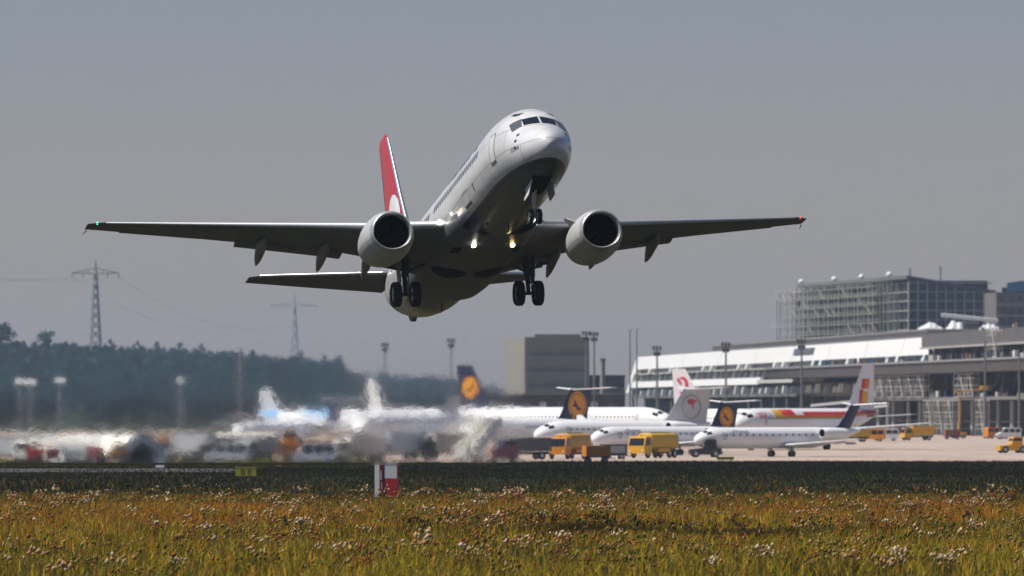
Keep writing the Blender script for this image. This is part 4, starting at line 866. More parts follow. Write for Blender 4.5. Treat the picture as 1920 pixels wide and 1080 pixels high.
mast(1503, 642, 1380, 'floodlight mast before the fascia near its dark sign'); mast(1847, 640, 1250, 'thin grey mast before the deck at far right', 'bare', .2); mast(1911, 655, 1240, 'thin grey mast close to the right edge', 'bare', .2)
wl = mat('pale_mast', (.42, .43, .43), .6)
mast(37, 714, 1350, 'leftmost white lamp mast before the hill', 'white', .11, wl); mast(57, 717, 1300, 'second white lamp mast from the left, slightly lower', 'white', .11, wl); mast(113, 713, 1320, 'third white lamp mast from the left, standing apart', 'white', .11, wl)
mast(338, 712, 1600, 'faint lamp mast in front of the hill centre', 'white', .2, wl); mast(450, 652, 1700, 'tall faint pinkish mast rising past the hilltop line', 'bare', .3, mat('pink_mast', (.40, .28, .26), .6))
mast(722, 648, 1700, 'hazy floodlight mast over the gap beside the hill', 'cluster', .2); mast(846, 640, 1600, 'hazy floodlight mast above the dark blue jet tail', 'cluster', .2)
# base line of trees beyond the apron
DG = [(.008, .015, .013), (.011, .019, .015), (.007, .012, .012), (.015, .022, .015)]
for i in range(70):
    px = -70 + i * 14.2 + random.uniform(-7, 7)
    if 112 < px < 165: continue
    D = random.uniform(1850, 2150); tree(px, 765 + CAM_H * F / D, D, random.uniform(6.5, 11.5) * (1.15 if 200 < px < 260 else 1), random.uniform(1.5, 2.1), 'dark bushy tree in the row beyond the apron', 100 + i, 'tree row beyond the apron', 'bushy_tree', DG, .55)

# ================================================================== PARKED AIRCRAFT
def solve_heading(pxn, pxt, Dn, L, guess):
    lo, hi = (0.02, 1.55) if guess < math.pi / 2 else (1.6, 3.12)
    X = (pxn - 960) * Dn / F; f = lambda a: 960 + F * (X + L * math.cos(a)) / (Dn + L * math.sin(a)) - pxt
    for _ in range(50):
        m = (lo + hi) / 2
        if f(lo) * f(m) <= 0: hi = m
        else: lo = m
    return (lo + hi) / 2
def parked(name, label, pxn, pxt, Dn, L, dia, zax, span, fin, ttail=False, aft_eng=True, body=white, belly=None, fin_m=white, emb=None, stripes=(), group=None, text=None, nwin=20, wing_x=.46, eng_m_=None, tail_m=None):
    a = solve_heading(pxn, pxt, Dn, L, .5 if pxt > pxn else 2.)
    t = empty(name, ((pxn - 960) * Dn / F, Dn, 0.03), a, label, 'airplane', group); r = dia / 2
    nose = dia * 1.35; tail0 = L * .68
    def sec(x):
        if x < nose: q = math.sqrt(max(0, 1 - (1 - x / nose) ** 2)); q = q ** .85; return max(.03, r * q), zax - .12 * dia * (1 - x / nose) ** 2 - .0, max(.03, r * q * (1 - .10 * (1 - x / nose)))
        if x > tail0: u = (x - tail0) / (L - tail0); k = 1 - .86 * u ** 1.5; return r * k, zax + r * .72 * u ** 1.4, r * k
        return r, zax, r
    def pt(x, ang, off=.012):
        w_, zc, h_ = sec(x); return Vector((x, math.sin(ang) * (w_ + off), zc + math.cos(ang) * (h_ + off)))
    xs = [0, .04, .12, .25, .45, .7] + list(np.linspace(1.0, nose, 7)) + list(np.linspace(nose, tail0, 8))[1:] + list(np.linspace(tail0, L, 12))[1:]
    mb = MB(); mb.loft([[pt(x, 2 * math.pi * k / 32, 0) for k in range(32)] for x in xs]); fb = mb.build('fuselage', body, t, True, 60)
    if belly:
        mb = MB(); G = [[pt(x, math.pi + v, .01) for v in np.linspace(-1.0, 1.0, 9)] for x in np.linspace(1.2, L * .95, 16)]; mb.loft(G, closed=False, cap=(False, False)); mb.build('belly_panel', belly, fb)
    # cockpit panes
    for s in (-1, 1):
        for x0, x1, a0, a1 in ((nose * .30, nose * .44, .10, .62), (nose * .36, nose * .55, .68, 1.02)):
            mb = MB(); G = [[pt(x, s * v) for v in np.linspace(a0, a1, 5)] for x in np.linspace(x0, x1, 4)]; mb.loft(G, closed=False, cap=(False, False)); mb.build('cockpit_window', glass_d, fb)
    mb = MB(); ring = [(.13 * math.cos(k * math.pi / 4), .20 * math.sin(k * math.pi / 4)) for k in range(8)]
    mb.add([(p, 0, q) for p, q in ring], [tuple(range(8))]); w0 = mb.build('cabin_window', glass_d, fb, False); first = True
    for s in (-1, 1):
        for k in range(nwin):
            o = w0 if first else w0.copy()
            if not first: COL.objects.link(o)
            first = False; o.parent = fb; x = nose * 1.15 + (tail0 * 1.04 - nose * 1.15) * k / (nwin - 1); p = pt(x, s * 1.32, .015); o.location = p
    for s in (-1, 1):
        mb = MB(); x = nose * .95; G = [[pt(x + u, s * v, .014) for v in np.linspace(1.05, 1.75, 6)] for u in (0, .75)]; mb.loft(G, closed=False, cap=(False, False)); mb.build('cabin_door', mat('door_shade', (.55, .56, .57), .4), fb)
    for m_, x0, x1, a0, a1 in stripes:
        for s in (-1, 1):
            mb = MB(); G = [[pt(x, s * v, .02) for v in np.linspace(a0, a1, 7)] for x in np.linspace(x0 * L, x1 * L, 16)]; mb.loft(G, closed=False, cap=(False, False)); mb.build('livery_stripe', m_, fb)
    if text:
        body_, size, x0, ang0, m_ = text; vs, fs = text_geo(body_, size); Lt = max(v.x for v in vs)
        for s in (-1, 1):
            mb = MB(); mb.add([pt(x0 * L + (v.x if s < 0 else Lt - v.x) , s * (ang0 - v.y / r), .022) for v in vs], fs); mb.build('title_lettering', m_, fb, False)
    # wings
    ch = span * .16; lo = not False; zw = zax - r * .78
    for s in (-1, 1):
        mb = MB(); rr = []
        for q, cq in ((.0, 1.25), (.12, 1.1), (.35, .75), (1., .30)):
            y = r * .5 + (span / 2 - r * .5) * q; xl = L * wing_x + (y) * .46; z = zw + y * .085
            up = [(c, tt_) for c, tt_ in AIR]; ring = [(xl + c * ch * cq, s * y, z + v * ch * cq * .06) for c, v in up] + [(xl + c * ch * cq, s * y, z - v * ch * cq * .05) for c, v in up[::-1][1:-1]]
            rr.append(ring)
        mb.loft(rr); wg = mb.build('wing', mat('parked_wing', (.50, .51, .52), .4), t, True, 35)
        y = span * .36; mb = MB(); x = L * wing_x + y * .46 + ch * .45; mb.prism([(x, s * y - .12, zw + y * .085 - .1), (x + 1.7, s * y - .12, zw + y * .085 - .15), (x + 2.2, s * y - .12, zw + y * .085 - .4), (x + .6, s * y - .12, zw + y * .085 - .45)], (0, .24, 0)); mb.build('flap_fairing', grey_metal, wg, False)
    # fin: (root z above axis, height z top abs, root chord, tip chord, sweep)
    ztop, rc, tcd, sw, xr = fin; z0 = zax + r * .72; mb = MB(); rr = []
    def fr(z):
        u = (z - z0) / (ztop - z0); return xr * L + sw * u, rc + (tcd - rc) * u, .42 - .26 * u
    for z in np.linspace(z0, ztop, 7):
        xl, c_, th = fr(z); 
        if z == z0: xl -= 1.0; c_ += 1.0
        rr.append([(xl + c * c_, v * th / 2, z) for c, v in AIR] + [(xl + c * c_, -v * th / 2, z) for c, v in AIR[::-1][1:-1]])
    mb.loft(rr); fo = mb.build('tail_fin', fin_m, t, True, 30)
    if emb:
        col_, u, rad, kind = emb; z = z0 + (ztop - z0) * u; xl, c_, th = fr(z); xc = xl + c_ * .5
        if kind == 'disc':
            mb = MB(); mb.add([(xc + rad * math.cos(k * math.pi / 12), sy * (th / 2 + .03), z + rad * math.sin(k * math.pi / 12)) for sy in (-1, 1) for k in range(24)], [tuple(range(24)), tuple(range(24, 48))]); d = mb.build('emblem_disc', col_, fo, False)
            mb = MB()
            for sy in (-1, 1):
                y = sy * (th / 2 + .045); R_ = rad * .82; w_ = rad * .06
                ang = [k * math.pi / 12 for k in range(25)]; n = len(ang)
                mb.add([(xc + (R_ + (w_ if o_ else 0)) * math.cos(q), y, z + (R_ + (w_ if o_ else 0)) * math.sin(q)) for o_ in (0, 1) for q in ang], [(i, i + 1, n + i + 1, n + i) for i in range(n - 1)])
                B = [(-.6, -.35), (-.1, -.12), (.15, .2), (.5, .62), (.32, .12), (.62, -.02), (.2, -.12), (-.05, -.4), (-.3, -.3)]
                mb.add([(xc - p * rad, y, z + q * rad) for p, q in B], [tuple(range(len(B)))])
            mb.build('emblem_bird', fin_m, fo, False)
        elif kind == 'bird':
            mb = MB(); mb2 = MB()
            for sy in (-1, 1):
                y = sy * (th / 2 + .03); n = 25; ang = [k * math.pi / 12 for k in range(25)]
                mb.add([(xc + rad * (1 + .1 * o_) * math.cos(q), y, z + rad * (1 + .1 * o_) * math.sin(q)) for o_ in (0, 1) for q in ang], [(i, i + 1, n + i + 1, n + i) for i in range(n - 1)])
                mb2.add([(xc + p * rad, y, z + q * rad) for p, q in ((-.5, .55), (-.1, .75), (.3, .62), (.85, .45), (.35, .4), (.15, -.35), (.05, .25), (-.35, .2))], [tuple(range(8))])
            mb.build('emblem_ring', mat('thin_grey', (.3, .3, .33), .5), fo, False); mb2.build('emblem_bird', col_, fo, False)
        elif kind == 'crescent':
            mb = MB()
            for sy in (-1, 1):
                y = sy * (th / 2 + .03); n = 14; o1 = [(math.cos(q), math.sin(q)) for q in np.linspace(.9, 2 * math.pi - .9, n)]
                mb.add([(xc + rad * p, y, z + rad * q) for p, q in o1] + [(xc + rad * (.30 + .72 * p), y, z + rad * .78 * q) for p, q in o1], [(i, i + 1, n + i + 1, n + i) for i in range(n - 1)])
                mb.add([(xc + rad * .1, y, z + rad * .25), (xc + rad * .9, y, z + rad * .95), (xc + rad * 1.0, y, z + rad * .55), (xc + rad * .35, y, z + rad * .05)], [(0, 1, 2, 3)])
            mb.build('emblem_crescent', col_, fo, False)
        elif kind == 'blocks':
            for cc, dx, dz, w_, h_ in col_:
                mb = MB()
                for sy in (-1, 1): zz_ = z + dz * rad; y = sy * (fr(zz_)[2] / 2 + .03); sh = sw / (ztop - z0) * dz * rad * .6; mb.add([(xc + sh + (dx - w_) * rad, y, z + (dz - h_) * rad), (xc + sh + (dx + w_) * rad, y, z + (dz - h_) * rad), (xc + sh + (dx + w_ * 1.0) * rad + .3 * h_ * rad, y, z + (dz + h_) * rad), (xc + sh + (dx - w_) * rad + .3 * h_ * rad, y, z + (dz + h_) * rad)], [(0, 1, 2, 3)])
                mb.build('emblem_block', cc, fo, False)
    zs, xs_, hs_ = (ztop - .12, fr(ztop)[0] + .1, span * .19) if ttail else (zax + r * .35, L * .875, span * .19)
    for s in (-1, 1):
        mb = MB(); rr = []
        for q in (0, 1):
            y = .1 + hs_ * q; c_ = rc * (.55 if ttail else .62) * (1 - .5 * q); rr.append([(xs_ + y * .5 + c * c_, s * y, zs + y * .06 + v * .09) for c, v in AIR] + [(xs_ + y * .5 + c * c_, s * y, zs + y * .06 - v * .07) for c, v in AIR[::-1][1:-1]])
        mb.loft(rr); mb.build('horizontal_stabilizer', tail_m or mat('parked_wing', (.5, .51, .52), .4), t, True, 35)
    # engines
    for s in (-1, 1):
        if aft_eng: ex, ey, ez, er_, el = L * .70, s * (r + .75), zax + r * .42, dia * .24, dia * 1.45
        else: ex, ey, ez, er_, el = L * wing_x + span * .16 * .46 - dia * .9, s * span * .165, zw - dia * .14, dia * .26, dia * 1.05
        mb = MB(); mb.lathe([(0, er_ * .80), (-.04, er_ * .9), (.05, er_ * .98), (el * .35, er_ * 1.05), (el * .75, er_ * .92), (el, er_ * .62), (el, er_ * .5)], (ex, ey, ez), 'x', 20, 0, (False, True)); e_ = mb.build('engine', eng_m_ or body, t)
        mb = MB(); mb.lathe([(0.0, er_ * .79), (.5, er_ * .74), (.52, er_ * .05)], (ex, ey, ez), 'x', 18, 0, (False, True)); mb.build('intake', void, e_)
        mb = MB()
        if aft_eng: mb.prism([(ex + el * .2, s * r * .8, ez - .12), (ex + el * .8, s * r * .75, ez - .12), (ex + el * .7, ey, ez - .12), (ex + el * .25, ey, ez - .12)], (0, 0, .24))
        else: mb.prism([(ex + el * .2, ey - .1, ez + er_ * .7), (ex + el * 1.1, ey - .1, zw + .4), (ex + el * 1.5, ey - .1, zw + .35), (ex + el * .9, ey - .1, ez + er_ * .5)], (0, .2, 0))
        mb.build('pylon', white, e_, False)
    # gear
    gm = mat('parked_gear', (.10, .105, .11), .5)
    for gx, gy, wr, nm in ((nose * .85, 0, dia * .10, 'nose_gear'), (L * .52, span * .09, dia * .15, 'main_gear'), (L * .52, -span * .09, dia * .15, 'main_gear')):
        mb = MB(); mb.tube([(gx, gy, zax - r * .6), (gx, gy, wr)], [.11, .08], 8); mb.tube([(gx, gy - .3, wr), (gx, gy + .3, wr)], .06, 8); mb.bar((gx, gy, wr * 2.4), (gx - .7, gy * .8, zax - r * .75), .08); g_ = mb.build(nm, gm, t)
        for d in (-.24, .24):
            mb = MB(); mb.lathe([(-.10, wr * .4), (-.13, wr * .8), (-.07, wr), (.07, wr), (.13, wr * .8), (.10, wr * .4)], (gx, gy + d, wr), 'y', 16); mb.build('wheel', black, g_)
        mb = MB(); mb.prism([(gx - .5, gy + .34, wr * 2.2), (gx + .5, gy + .34, wr * 2.2), (gx + .45, gy + .4, zax - r * .7), (gx - .45, gy + .4, zax - r * .7)], (0, .04, 0)); mb.build('gear_door', body, g_, False)
    return t
RJ = 'small rear-engined jets on the apron'
red_e = mat('red_emblem', (.50, .05, .08), .5); yl = mat('sun_yellow', (.85, .42, .01), .4); orr = mat('sun_orange', (.85, .20, .01), .4); redl = mat('stripe_red', (.62, .03, .035), .4)
parked('regional_jet', 'white regional jet nearest right with plain navy tail, nose at amber-tailed jet', 1303, 1612, 774, 26.8, 2.6, 2.32, 21, (6.45, 2.3, 1.6, 2.6, .85), True, True, fin_m=navy, group=RJ, nwin=15, tail_m=white, text=('Lufthansa', .85, .165, 1.12, blue_let))
parked('regional_jet', 'white regional jet behind the yellow tanker with small amber roundel on navy tail', 1110, 1385, 800, 26.8, 2.6, 2.35, 21, (6.8, 4.6, 3.4, 2.0, .80), True, True, fin_m=navy, emb=(roundel, .44, 1.28, 'disc'), group=RJ, nwin=15, tail_m=white, text=('Lufthansa', .85, .165, 1.12, blue_let))
parked('regional_jet', 'white jet with grey tail bearing a ringed red bird emblem', 1003, 1330, 850, 29.5, 3.2, 2.7, 26, (8.6, 7.4, 4.6, 3.6, .73), True, True, fin_m=mat('tail_grey', (.52, .53, .55), .4), emb=(red_e, .48, 1.5, 'bird'), group=RJ, nwin=18, tail_m=white)
parked('regional_jet', 'white jet with large amber roundel on navy T-tail, behind the passenger stairs', 868, 1106, 880, 26.5, 3.2, 2.9, 26, (8.65, 6.2, 4.4, 2.8, .74), True, True, fin_m=navy, emb=(roundel, .50, 1.95, 'disc'), group=RJ, nwin=18, tail_m=white)
NB = 'larger airliners parked in the rear row'
parked('airliner', 'white airliner with red, orange and yellow stripe and white tail', 1374, 1644, 900, 37.0, 3.95, 3.95, 34, (12.5, 7.4, 2.8, 4.6, .78), False, False, fin_m=white, emb=(((redl, -.5, .75, .28, .42), (orr, .12, .75, .3, .42), (redl, -.5, -.35, .28, .6), (yl, .18, -.42, .42, .5)), .40, 1.7, 'blocks'), stripes=((yl, .22, .30, .45, 1.30), (redl, .27, .36, .42, 1.10), (redl, .42, 1.0 - .12, .72, 1.02), (orr, .30, .88, 1.04, 1.20), (yl, .30, .88, 1.2, 1.27), (redl, .88, .985, .55, 1.2), (orr, .88, .985, 1.2, 1.75)), group=NB, nwin=32, text=('IBERIA', 1.3, .10, 1.25, redl))
parked('airliner', 'white airliner with pinkish tail and red crescent emblem, tail towards camera left', 1550, 1262, 945, 33.8, 3.9, 3.9, 34, (11.9, 7.4, 3.0, 5.0, .77), False, False, fin_m=mat('blush_white', (.66, .60, .61), .4), emb=(red_e, .62, 1.3, 'crescent'), group=NB, nwin=28)
parked('airliner', 'long white airliner with navy tail and amber disc, standing in the jet blast', 1262, 846, 960, 44.0, 4.0, 4.1, 35, (12.6, 6.8, 3.0, 4.6, .80), False, False, fin_m=navy, emb=(roundel, .52, 1.7, 'disc'), belly=mat('belly_light', (.42, .43, .45), .5), group=NB, nwin=36)
parked('airliner', 'white airliner with plain white tail left of the amber disc tail', 865, 690, 1000, 33.0, 3.9, 3.9, 33, (10.8, 5.9, 2.2, 4.3, .81), False, False, fin_m=mat('tail_white', (.62, .62, .60), .4), group=NB, nwin=26)
parked('airliner', 'airliner with pale grey tail and light blue rear fuselage', 705, 486, 1040, 32.0, 3.8, 3.8, 32, (9.2, 6.2, 2.4, 4.0, .79), False, False, body=white, fin_m=mat('tail_pale', (.50, .52, .55), .4), stripes=((ltblue, .78, .97, .3, 1.5), (ltblue, .30, .55, .3, 1.0)), group=NB, nwin=26)
parked('regional_jet', 'hazy jet with plain dark blue T-tail beside the light blue airliner', 440, 640, 1000, 27, 2.8, 2.6, 22, (7.4, 4.4, 2.8, 2.6, .82), True, True, fin_m=mat('deep_blue', (.02, .03, .12), .4), group=RJ, nwin=15, tail_m=white)
parked('airliner', 'white airliner in front of the white tail, nose down left, wing raised', 668, 860, 860, 29.0, 3.7, 3.6, 30, (7.6, 6.2, 3.2, 3.8, .78), False, False, fin_m=mat('tail_soft', (.45, .43, .41), .4), group=NB, nwin=24)

# ================================================================== VEHICLES
def dpt(py): return CAM_H * F / (py - 765)
def wheels(t, xs, y, r, w_=.28):
    for x in xs:
        for s in (-1, 1):
            mb = MB(); c = (x, s * y, r); h = w_ / 2
            mb.lathe([(-h * .7, r * .5), (-h, r * .85), (-h * .6, r), (h * .6, r), (h, r * .85), (h * .7, r * .5)], c, 'y', 16, 0); mb.lathe([(-h * .8, r * .1), (-h * .75, r * .52), (h * .75, r * .52), (h * .8, r * .1)], c, 'y', 12, 1); mb.build('wheel', [black, rim_m], t)
def cabin(t, x0, x1, z0, z1, w_, m, slope=.35, name='cab'):
    mb = MB(); hw = w_ / 2; zm = z0 + (z1 - z0) * .45
    mb.prism([(x0, -hw, z0), (x1, -hw, z0), (x1 + .02, -hw, zm), (x1 - slope, -hw, z1 - .08), (x1 - slope - .15, -hw, z1), (x0, -hw, z1)], (0, w_, 0)); c = mb.build(name, m, t, False)
    mb = MB(); a = Vector((x1 + .045, 0, zm + .06)); b = Vector((x1 - slope * .92 + .03, 0, z1 - .18)); mb.prism([(a.x, -hw + .12, a.z), (a.x, hw - .12, a.z), (b.x, hw - .16, b.z), (b.x, -hw + .16, b.z)], (-.04, 0, -.0)); mb.build('windscreen', glass_d, c, False)
    for s in (-1, 1):
        mb = MB(); y = s * (hw + .012); xa = max(x0 + .15, x1 - 1.35); mb.prism([(xa, y, zm + .04), (x1 - .14, y, zm + .04), (x1 - slope - .02, y, z1 - .2), (xa, y, z1 - .2)], (0, s * .02, 0)); mb.build('side_window', glass_d, c, False)
    for s in (-1, 1):
        mb = MB(); mb.lathe([(0, .13), (.06, .11)], (x1 + .01, s * (hw - .3), z0 + .28), 'x', 10); mb.build('headlight', mat('lamp_glass', (.7, .7, .68), .15), c)
    return c
def veh(kind, px, base, heading, label, cat, m, m2=None, sc_=1., group=None, name=None):
    D = dpt(base); t = empty(name or kind, ((px - 960) * D / F, D, .035), R(heading), label, cat, group); m2 = m2 or white
    if kind == 'tanker_truck':
        mb = MB(); mb.box(-3.9, 3.6, -.55, .55, .62, .95); mb.box(-3.9, -3.7, -1.1, 1.1, .5, .8); mb.build('chassis', dark, t, False); cabin(t, 2.2, 3.9, .55, 2.55, 2.35, m)
        mb = MB(); rr = []
        for x, k in ((-3.9, .82), (-3.75, .96), (-3.5, 1), (1.7, 1), (1.95, .96), (2.05, .82)):
            rr.append([(x, 1.2 * k * math.copysign(abs(math.cos(q)) ** .5, math.cos(q)), 1.98 + 1.0 * k * math.copysign(abs(math.sin(q)) ** .6, math.sin(q))) for q in [2 * math.pi * j / 24 for j in range(24)]])
        mb.loft(rr); tk = mb.build('tank', m2, t); mb = MB(); mb.box(-3.2, 1.4, -.35, .35, 2.98, 3.10); mb.build('walkway', steel, tk, False)
        mb = MB(); mb.box(-1.6, .9, -1.28, 1.28, .7, 1.15); mb.build('equipment_locker', m, t, False)
        wheels(t, (2.9, -1.9, -3.0), 1.0, .52); mb = MB(); mb.lathe([(0, .12), (.2, .1), (.24, .02)], (2.8, 0, 2.55), 'z', 10); mb.build('beacon', orange, t)
    elif kind == 'box_truck':
        mb = MB(); mb.box(-3, 2.6, -.5, .5, .6, .9); mb.build('chassis', dark, t, False); cabin(t, 1.5, 3.0, .5, 2.3, 2.2, m); mb = MB(); mb.box(-3.0, 1.35, -1.2, 1.2, .95, 3.1 * sc_); bx = mb.build('cargo_box', m2, t, False)
        mb = MB(); mb.box(-3.03, 1.36, -1.24, 1.24, 3.1 * sc_, 3.1 * sc_ + .06); mb.build('roof_rail', steel, bx, False); wheels(t, (2.2, -1.9), .95, .45)
    elif kind == 'van':
        mb = MB(); prof = [(-2.4, .4), (2.2, .4), (2.35, .95), (1.55, 1.25), (.95, 2.1), (.6, 2.25), (-2.2, 2.25), (-2.4, 2.0)]; mb.prism([(x, -.92, z) for x, z in prof], (0, 1.84, 0)); b = mb.build('body', m, t, False)
        mb = MB(); mb.prism([(1.50, -.8, 1.34), (1.50, .8, 1.34), (1.02, .74, 2.05), (1.02, -.74, 2.05)], (.05, 0, .03)); mb.build('windscreen', glass_d, b, False)
        for s in (-1, 1):
            for xa, xb in ((.1, .95), (-1.1, -.1), (-2.2, -1.25)): mb = MB(); mb.prism([(xa, s * .93, 1.3), (xb + (.3 if xb > .5 else 0), s * .93, 1.3), (xb, s * .93, 2.0), (xa, s * .93, 2.0)], (0, s * .015, 0)); mb.build('side_window', glass_d, b, False)
        mb = MB(); mb.box(2.25, 2.42, -.9, .9, .42, .62); mb.build('bumper', dark, b, False); wheels(t, (1.5, -1.5), .82, .34, .22)
    elif kind == 'tug':
        mb = MB(); prof = [(-1.9, .35), (1.9, .35), (1.95, .95), (.4, 1.1), (-.2, 1.12), (-1.9, 1.1)]; mb.prism([(x, -.95, z) for x, z in prof], (0, 1.9, 0)); b = mb.build('body', m, t, False); cabin(t, -1.3, .2, 1.1, 2.15, 1.5, m2, .2); wheels(t, (1.2, -1.2), .88, .46, .3)
        mb = MB(); mb.box(-2.05, -1.85, -.8, .8, .4, .75); mb.build('bumper', dark, b, False); mb = MB(); mb.lathe([(0, .1), (.18, .08), (.2, .02)], (-.6, 0, 2.15), 'z', 10); mb.build('beacon', orange, t)
    elif kind == 'cart':
        mb = MB(); mb.box(-1.5, 1.5, -.75, .75, .45, .6); mb.build('platform', dark, t, False); mb = MB(); mb.box(-1.45, 1.45, -.7, .7, .6, 1.75); b = mb.build('body', m, t, False)
        for s in (-1, 1): mb = MB(); mb.prism([(-1.2, s * .71, .75), (1.2, s * .71, .75), (1.2, s * .71, 1.6), (-1.2, s * .71, 1.6)], (0, s * .02, 0)); mb.build('curtain', m2, b, False)
        wheels(t, (1, -1), .6, .22, .16); mb = MB(); mb.bar((1.5, 0, .4), (2.3, 0, .35), .08); mb.build('tow_bar', steel, t, False)
    elif kind == 'bus':
        mb = MB(); rr = []
        for x, k in ((-5.6, .93), (-5.45, 1), (5.3, 1), (5.6, .94)): rr.append([(x, 1.3 * k * math.copysign(abs(math.cos(q)) ** .35, math.cos(q)), 1.62 + 1.38 * k * math.copysign(abs(math.sin(q)) ** .4, math.sin(q))) for q in [2 * math.pi * (j + .5) / 20 for j in range(20)]])
        mb.loft(rr); b = mb.build('body', m, t, True, 30)
        for s in (-1, 1):
            for i in range(6): mb = MB(); x = -4.9 + i * 1.65; mb.box(x, x + 1.45, s * 1.29 if s > 0 else -1.32, 1.32 if s > 0 else -1.29, 1.5, 2.5); mb.build('side_window', glass_d, b, False)
        mb = MB(); mb.box(5.52, 5.63, -1.1, 1.1, 1.3, 2.6); mb.build('windscreen', glass_d, b, False); wheels(t, (3.6, -3.4), 1.12, .48)
    elif kind == 'shelter':
        mb = MB(); n = 15; L_ = 4.5 * sc_; pr = [(1.0 * math.cos(q), math.sin(q)) for q in np.linspace(0, math.pi, n)]; rad = 2.6 * sc_
        def arch(x, r1): return [(x, r1 * p, r1 * 1.12 * q) for p, q in pr]
        mb.loft([arch(-L_, rad), arch(-L_ * .5, rad * 1.02), arch(0, rad), arch(L_ * .5, rad * 1.02), arch(L_, rad)], closed=False, cap=(True, False)); mb.loft([arch(L_, rad), arch(L_, rad * .66), arch(-L_ * .9, rad * .66)], closed=False, cap=(False, False)); mb.build('vault', m, t, True, 50)
        for i in (-1, 0, 1):
            mb = MB(); mb.loft([[(i * L_ * .97 + dx, rr_ * p, rr_ * 1.12 * q) for p, q in pr] for dx, rr_ in ((-.15, rad * 1.0), (-.15, rad * 1.05), (.15, rad * 1.05), (.15, rad * 1.0))], closed=False, cap=(False, False)); mb.build('rib', m2, t, True, 40)
        mb = MB(); mb.box(-L_, L_, -rad - .2, -rad + .2, 0, .25); mb.build('base_rail', steel, t, False)
    elif kind == 'stairs':
        mb = MB(); mb.prism([(-2.6, -.9, .9), (2.6, -.9, 3.9), (2.6, -.9, 3.5), (-2.3, -.9, .6)], (0, 1.8, 0)); b = mb.build('stair_flight', m2, t, False)
        for s in (-1, 1): mb = MB(); y = s * .93; mb.prism([(-2.6, y, .9), (2.6, y, 3.9), (3.6, y, 3.9), (3.6, y, 5.0), (2.5, y, 5.0), (-2.7, y, 2.0)], (0, s * .05, 0)); mb.build('side_panel', m, b, False)
        mb = MB(); mb.box(2.55, 3.7, -.9, .9, 3.75, 3.9); mb.build('top_platform', steel, b, False); mb = MB(); mb.box(-3, 2.9, -.85, .85, .45, .8); mb.build('chassis', white, t, False)
        for x in (.6, 2.4): mb = MB(); mb.bar((x, .6, .7), (x + .4, .6, 2.6 + x * .35), .12); mb.bar((x, -.6, .7), (x + .4, -.6, 2.6 + x * .35), .12); mb.build('support', steel, t, False)
        wheels(t, (2.2, -2.2), .8, .36, .25); cabin(t, -4.1, -2.7, .45, 1.9, 1.7, m, .3)
    elif kind == 'loader':
        mb = MB(); mb.box(-4.6, 4.6, -1.3, 1.3, .5, .95); mb.build('chassis', m, t, False); mb = MB(); mb.box(-4.4, 1.2, -1.25, 1.25, 2.0, 2.3); mb.build('deck', m, t, False); mb = MB(); mb.box(1.7, 4.5, -1.25, 1.25, 1.5, 1.8); mb.build('bridge', m, t, False); cabin(t, 2.2, 3.6, 1.85, 3.4, 1.3, m2, .2)
        for s in (-1, 1): 
            mb = MB(); mb.bar((-4.2, s * 1.1, .9), (.9, s * 1.1, 2.1), .18); mb.bar((.9, s * 1.1, .9), (-4.2, s * 1.1, 2.1), .18); mb.build('scissor_arm', steel, t, False)
            mb = MB(); mb.box(-4.4, 1.2, s * 1.25 - .03, s * 1.25 + .03, 2.9, 3.0); mb.build('guard_rail', m, t, False)
        wheels(t, (-3.4, 3.2), 1.1, .4)
    elif kind == 'lift':
        mb = MB(); mb.box(-1.5, 1.5, -.9, .9, .5, 1.2); mb.build('chassis', m, t, False); wheels(t, (1, -1), .9, .42); mb = MB(); mb.bar((0, 0, 1.2), (.35, 0, 5.6), .30); mb.bar((.35, 0, 5.6), (.2, 0, 8.4), .24); bm_ = mb.build('boom', m, t, False)
        mb = MB(); mb.bar((-.8, 0, 9.0), (4.6, 0, 9.7), .26); mb.bar((.2, 0, 8.4), (.4, 0, 9.1), .26); mb.build('jib', m, bm_, False); mb = MB(); mb.box(4.4, 5.8, -.6, .6, 9.5, 10.4); mb.build('basket', m2, bm_, False)
    return t
ylw_d = mat('dull_yellow', (.55, .34, .02), .5, var=.15); cream = mat('cream_paint', (.84, .82, .73), .45); gr = mat('vehicle_grey', (.30, .31, .33), .5)
veh('tanker_truck', 1226, 859, 236, 'bright yellow fuel tanker parked before the amber roundel regional jet', 'truck', yellow, ylw_d, group='yellow fuel tankers')
veh('tanker_truck', 1068, 861, 246, 'orange-yellow fuel tanker parked left of the white passenger stairs', 'truck', orange, mat('dull_orange', (.48, .26, .03), .5), group='yellow fuel tankers')
veh('stairs', 1122, 846, 128, 'white mobile passenger stairs between orange tanker and regional jet', 'passenger stairs', white, dark)
veh('box_truck', 1720, 826, 200, 'orange-yellow service truck standing under the terminal deck', 'truck', yellow, yellow, .85)
veh('box_truck', 1597, 829, 190, 'dull yellow box truck behind the striped airliner tail', 'truck', yellow, ylw_d, .8)
veh('van', 1634, 828, 170, 'orange and white van beside the dull yellow box truck', 'van', orange)
veh('van', 1660, 827, 180, 'small white van right of the orange van', 'van', white)
veh('van', 1890, 824, 190, 'white van parked behind the yellow tug at right edge', 'van', white)
veh('tug', 1897, 850, 195, 'yellow aircraft tug on the apron at the right edge', 'tug', yellow, yellow)
veh('cart', 1785, 824, 10, 'low reddish baggage cart below the yellow boom lift', 'cart', mat('rust_red', (.28, .08, .05), .6), mat('rust_dull', (.22, .09, .06), .7))
veh('lift', 1797, 822, 5, 'yellow boom lift with raised jib in front of columns', 'boom lift', yellow, yellow)
veh('van', 1870, 823, 20, 'orange van half hidden behind the white van at right', 'van', orange)
